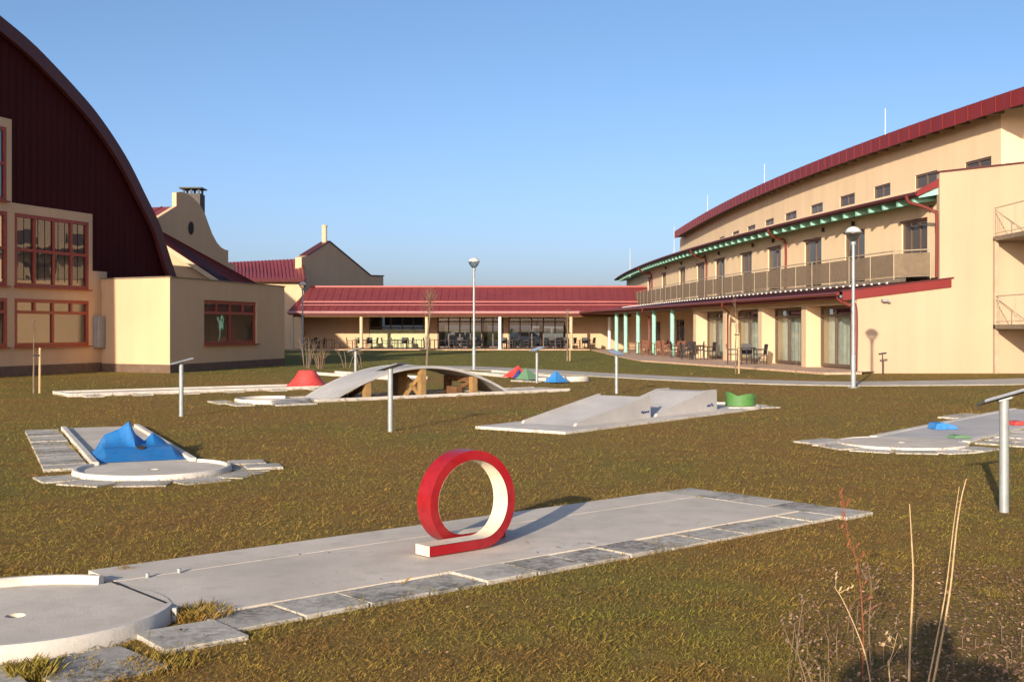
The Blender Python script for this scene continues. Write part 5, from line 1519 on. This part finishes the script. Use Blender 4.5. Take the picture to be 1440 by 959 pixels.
def blades(name, n, y0, y1, expo, hscale, wscale, mat, xr=(-300, 1740), keep=None, flat=0.55, xy=None):
    u = rng.random(n); e = 1 - expo
    Y = (y0**e + u * (y1**e - y0**e)) ** (1/e)
    px = rng.uniform(xr[0], xr[1], n); X = (px - CX) / F * Y
    if xy is not None: X, Y = xy
    ok = ~in_pads(X, Y)
    if keep is not None: ok &= keep(X, Y)
    X, Y = X[ok], Y[ok]; n = len(X)
    # clumping
    cl = 0.55 + 0.45*np.sin(X*7.1 + 1.3*np.sin(Y*5.3)) * np.sin(Y*6.7 + 1.7*np.sin(X*4.9)); cl = 0.55 + 0.6*np.clip(cl, 0, 1)
    grow = (np.maximum(Y, 6.0) / 8.0) ** 0.30
    L = hscale * rng.gamma(6, 1/6, n) * cl * grow; w = wscale * rng.uniform(.6, 1.4, n) * grow * (np.maximum(Y, 6)/8.0) ** .32
    az = rng.uniform(0, 2*PI, n); el = np.clip(rng.normal(flat, .38, n), .05, 1.5)
    dx, dy, dz = np.cos(az)*np.cos(el), np.sin(az)*np.cos(el), np.sin(el)
    a2 = az + PI/2 + rng.normal(0, .5, n); wx, wy = np.cos(a2)*w, np.sin(a2)*w
    z0 = rng.uniform(-.004, .012, n) * grow
    co = np.empty((n, 4, 3))
    co[:, 0] = np.stack([X - wx, Y - wy, z0], 1); co[:, 1] = np.stack([X + wx, Y + wy, z0], 1)
    mx_, my_, mz = X + dx*L*.6, Y + dy*L*.6, z0 + dz*L*.75
    co[:, 2] = np.stack([mx_ + wx*.6, my_ + wy*.6, mz], 1)
    co[:, 3] = np.stack([X + dx*L*1.1, Y + dy*L*1.1, z0 + dz*L], 1)
    me = bpy.data.meshes.new(name); me.vertices.add(n*4); me.vertices.foreach_set("co", co.ravel())
    me.loops.add(n*6); me.polygons.add(n*2)
    b = np.arange(n)[:, None]*4
    idx = np.concatenate([b + 0, b + 1, b + 2, b + 0, b + 2, b + 3], 1)
    me.loops.foreach_set("vertex_index", idx.ravel().astype(np.int32))
    me.polygons.foreach_set("loop_start", (np.arange(n*2)*3).astype(np.int32))
    try: me.polygons.foreach_set("loop_total", np.full(n*2, 3, np.int32))
    except Exception: pass
    me.update(calc_edges=True); me.validate()
    me.materials.append(mat); o = bpy.data.objects.new(name, me); COL.objects.link(o)
    return tag(o, kind="stuff")
def thin_patch(X, Y):      # litter strewn, half bare ground at the lower right
    w = np.clip((X / Y - 0.245) / 0.06, 0, 1) * np.clip((8.0 - Y) / 1.6, 0, 1)
    return rng.random(len(X)) > 0.92 * w
blades("lawn_grass", 680000, 4.3, 92, 1.30, 0.022, 0.0018, M['blade'], keep=thin_patch)
# longer grass creeping over the edges of lanes and slabs
ex, ey = [], []
for p in PADS:
    for i in range(len(p)):
        (x0, y0), (x1, y1) = p[i], p[(i+1) % len(p)]
        if max(y0, y1) > 34 or min(y0, y1) < 4.5: continue
        k = int(math.hypot(x1-x0, y1-y0) * 150); t = rng.random(k)
        clump = np.clip(np.sin((x0 + (x1-x0)*t)*9 + (y0 + (y1-y0)*t)*7) + .55, 0, 1)
        t = t[rng.random(k) < .25 + .75*clump]; k = len(t)
        ex.append(x0 + (x1-x0)*t + rng.normal(0, .022, k)); ey.append(y0 + (y1-y0)*t + rng.normal(0, .022, k))
blades("edge_grass", 10, 4.3, 40, 1.3, 0.034, 0.0019, M['blade'], flat=.7, xy=(np.concatenate(ex), np.concatenate(ey)))
# longer tufts along slab edges and here and there
def tuft(px, py, n, r, h, name="grass_tuft"):
    c = G(px, py); q = MB(); rg = random.Random(int(px + py))
    for i in range(n):
        a = rg.uniform(0, 2*PI); d = r*math.sqrt(rg.random()); p = c + Vector((math.cos(a)*d, math.sin(a)*d, 0)); b = rg.uniform(0, 2*PI); L = h*rg.uniform(.5, 1.1)
        t = Vector((math.cos(b)*.6, math.sin(b)*.6, rg.uniform(.5, 1.2))).normalized()*L; s_ = Vector((-math.sin(b), math.cos(b), 0))*.004
        q.add([p - s_, p + s_, p + t*.6 + s_*.6 + Vector((0, 0, L*.1)), p + t], [(0, 1, 2), (0, 2, 3)])
    o = q.build("edge_grass", M['blade']); return tag(o, kind="stuff")
q_all = [(285, 868, 500, .17, .09), (45, 950, 300, .12, .10), (175, 806, 120, .07, .06), (85, 944, 200, .2, .05), (230, 935, 300, .2, .06), (30, 810, 200, .25, .04), (1400, 834, 160, .12, .03)]
for a in q_all: tuft(*a)
# leaf litter and pale grit at the lower right
def litter(name, n, region, mats, s0, s1):
    x0, x1, y0, y1 = region; q = MB(); rg = random.Random(n)
    for i in range(n):
        c = G(rg.uniform(x0, x1), rg.uniform(y0, y1)); 
        if rg.random() > .35 + .65*((c.x*F/c.y + CX - x0)/(x1 - x0)): continue
        c.z = rg.uniform(.012, .04); a = rg.uniform(0, 2*PI); s_ = rg.uniform(s0, s1); u = Vector((math.cos(a), math.sin(a), rg.uniform(-.5, .5)))*s_; v = Vector((-math.sin(a), math.cos(a), rg.uniform(-.6, .6)))*s_*rg.uniform(.35, .7)
        q.add([c - u, c + v + Vector((0, 0, s_*.3)), c + u, c - v], [(0, 1, 2), (0, 2, 3)])
    return tag(q.build(name, mats), kind="stuff")
def leaf_mat():
    m, nt, b = nodes_of("fallen_leaf"); g = N(nt, "ShaderNodeNewGeometry")
    nt.links.new(ramp(nt, g.outputs["Random Per Island"], [(0, (.07, .038, .018)), (.4, (.17, .088, .045)), (.75, (.30, .165, .09)), (1, (.45, .29, .17))]), b.inputs["Base Color"]); b.inputs["Roughness"].default_value = .8
    return m
M['leaf'] = leaf_mat()
litter("leaf_litter", 9000, (1110, 1490, 800, 985), M['leaf'], .005, .014)
litter("scattered_leaves", 900, (-40, 1480, 600, 970), M['leaf'], .006, .014)
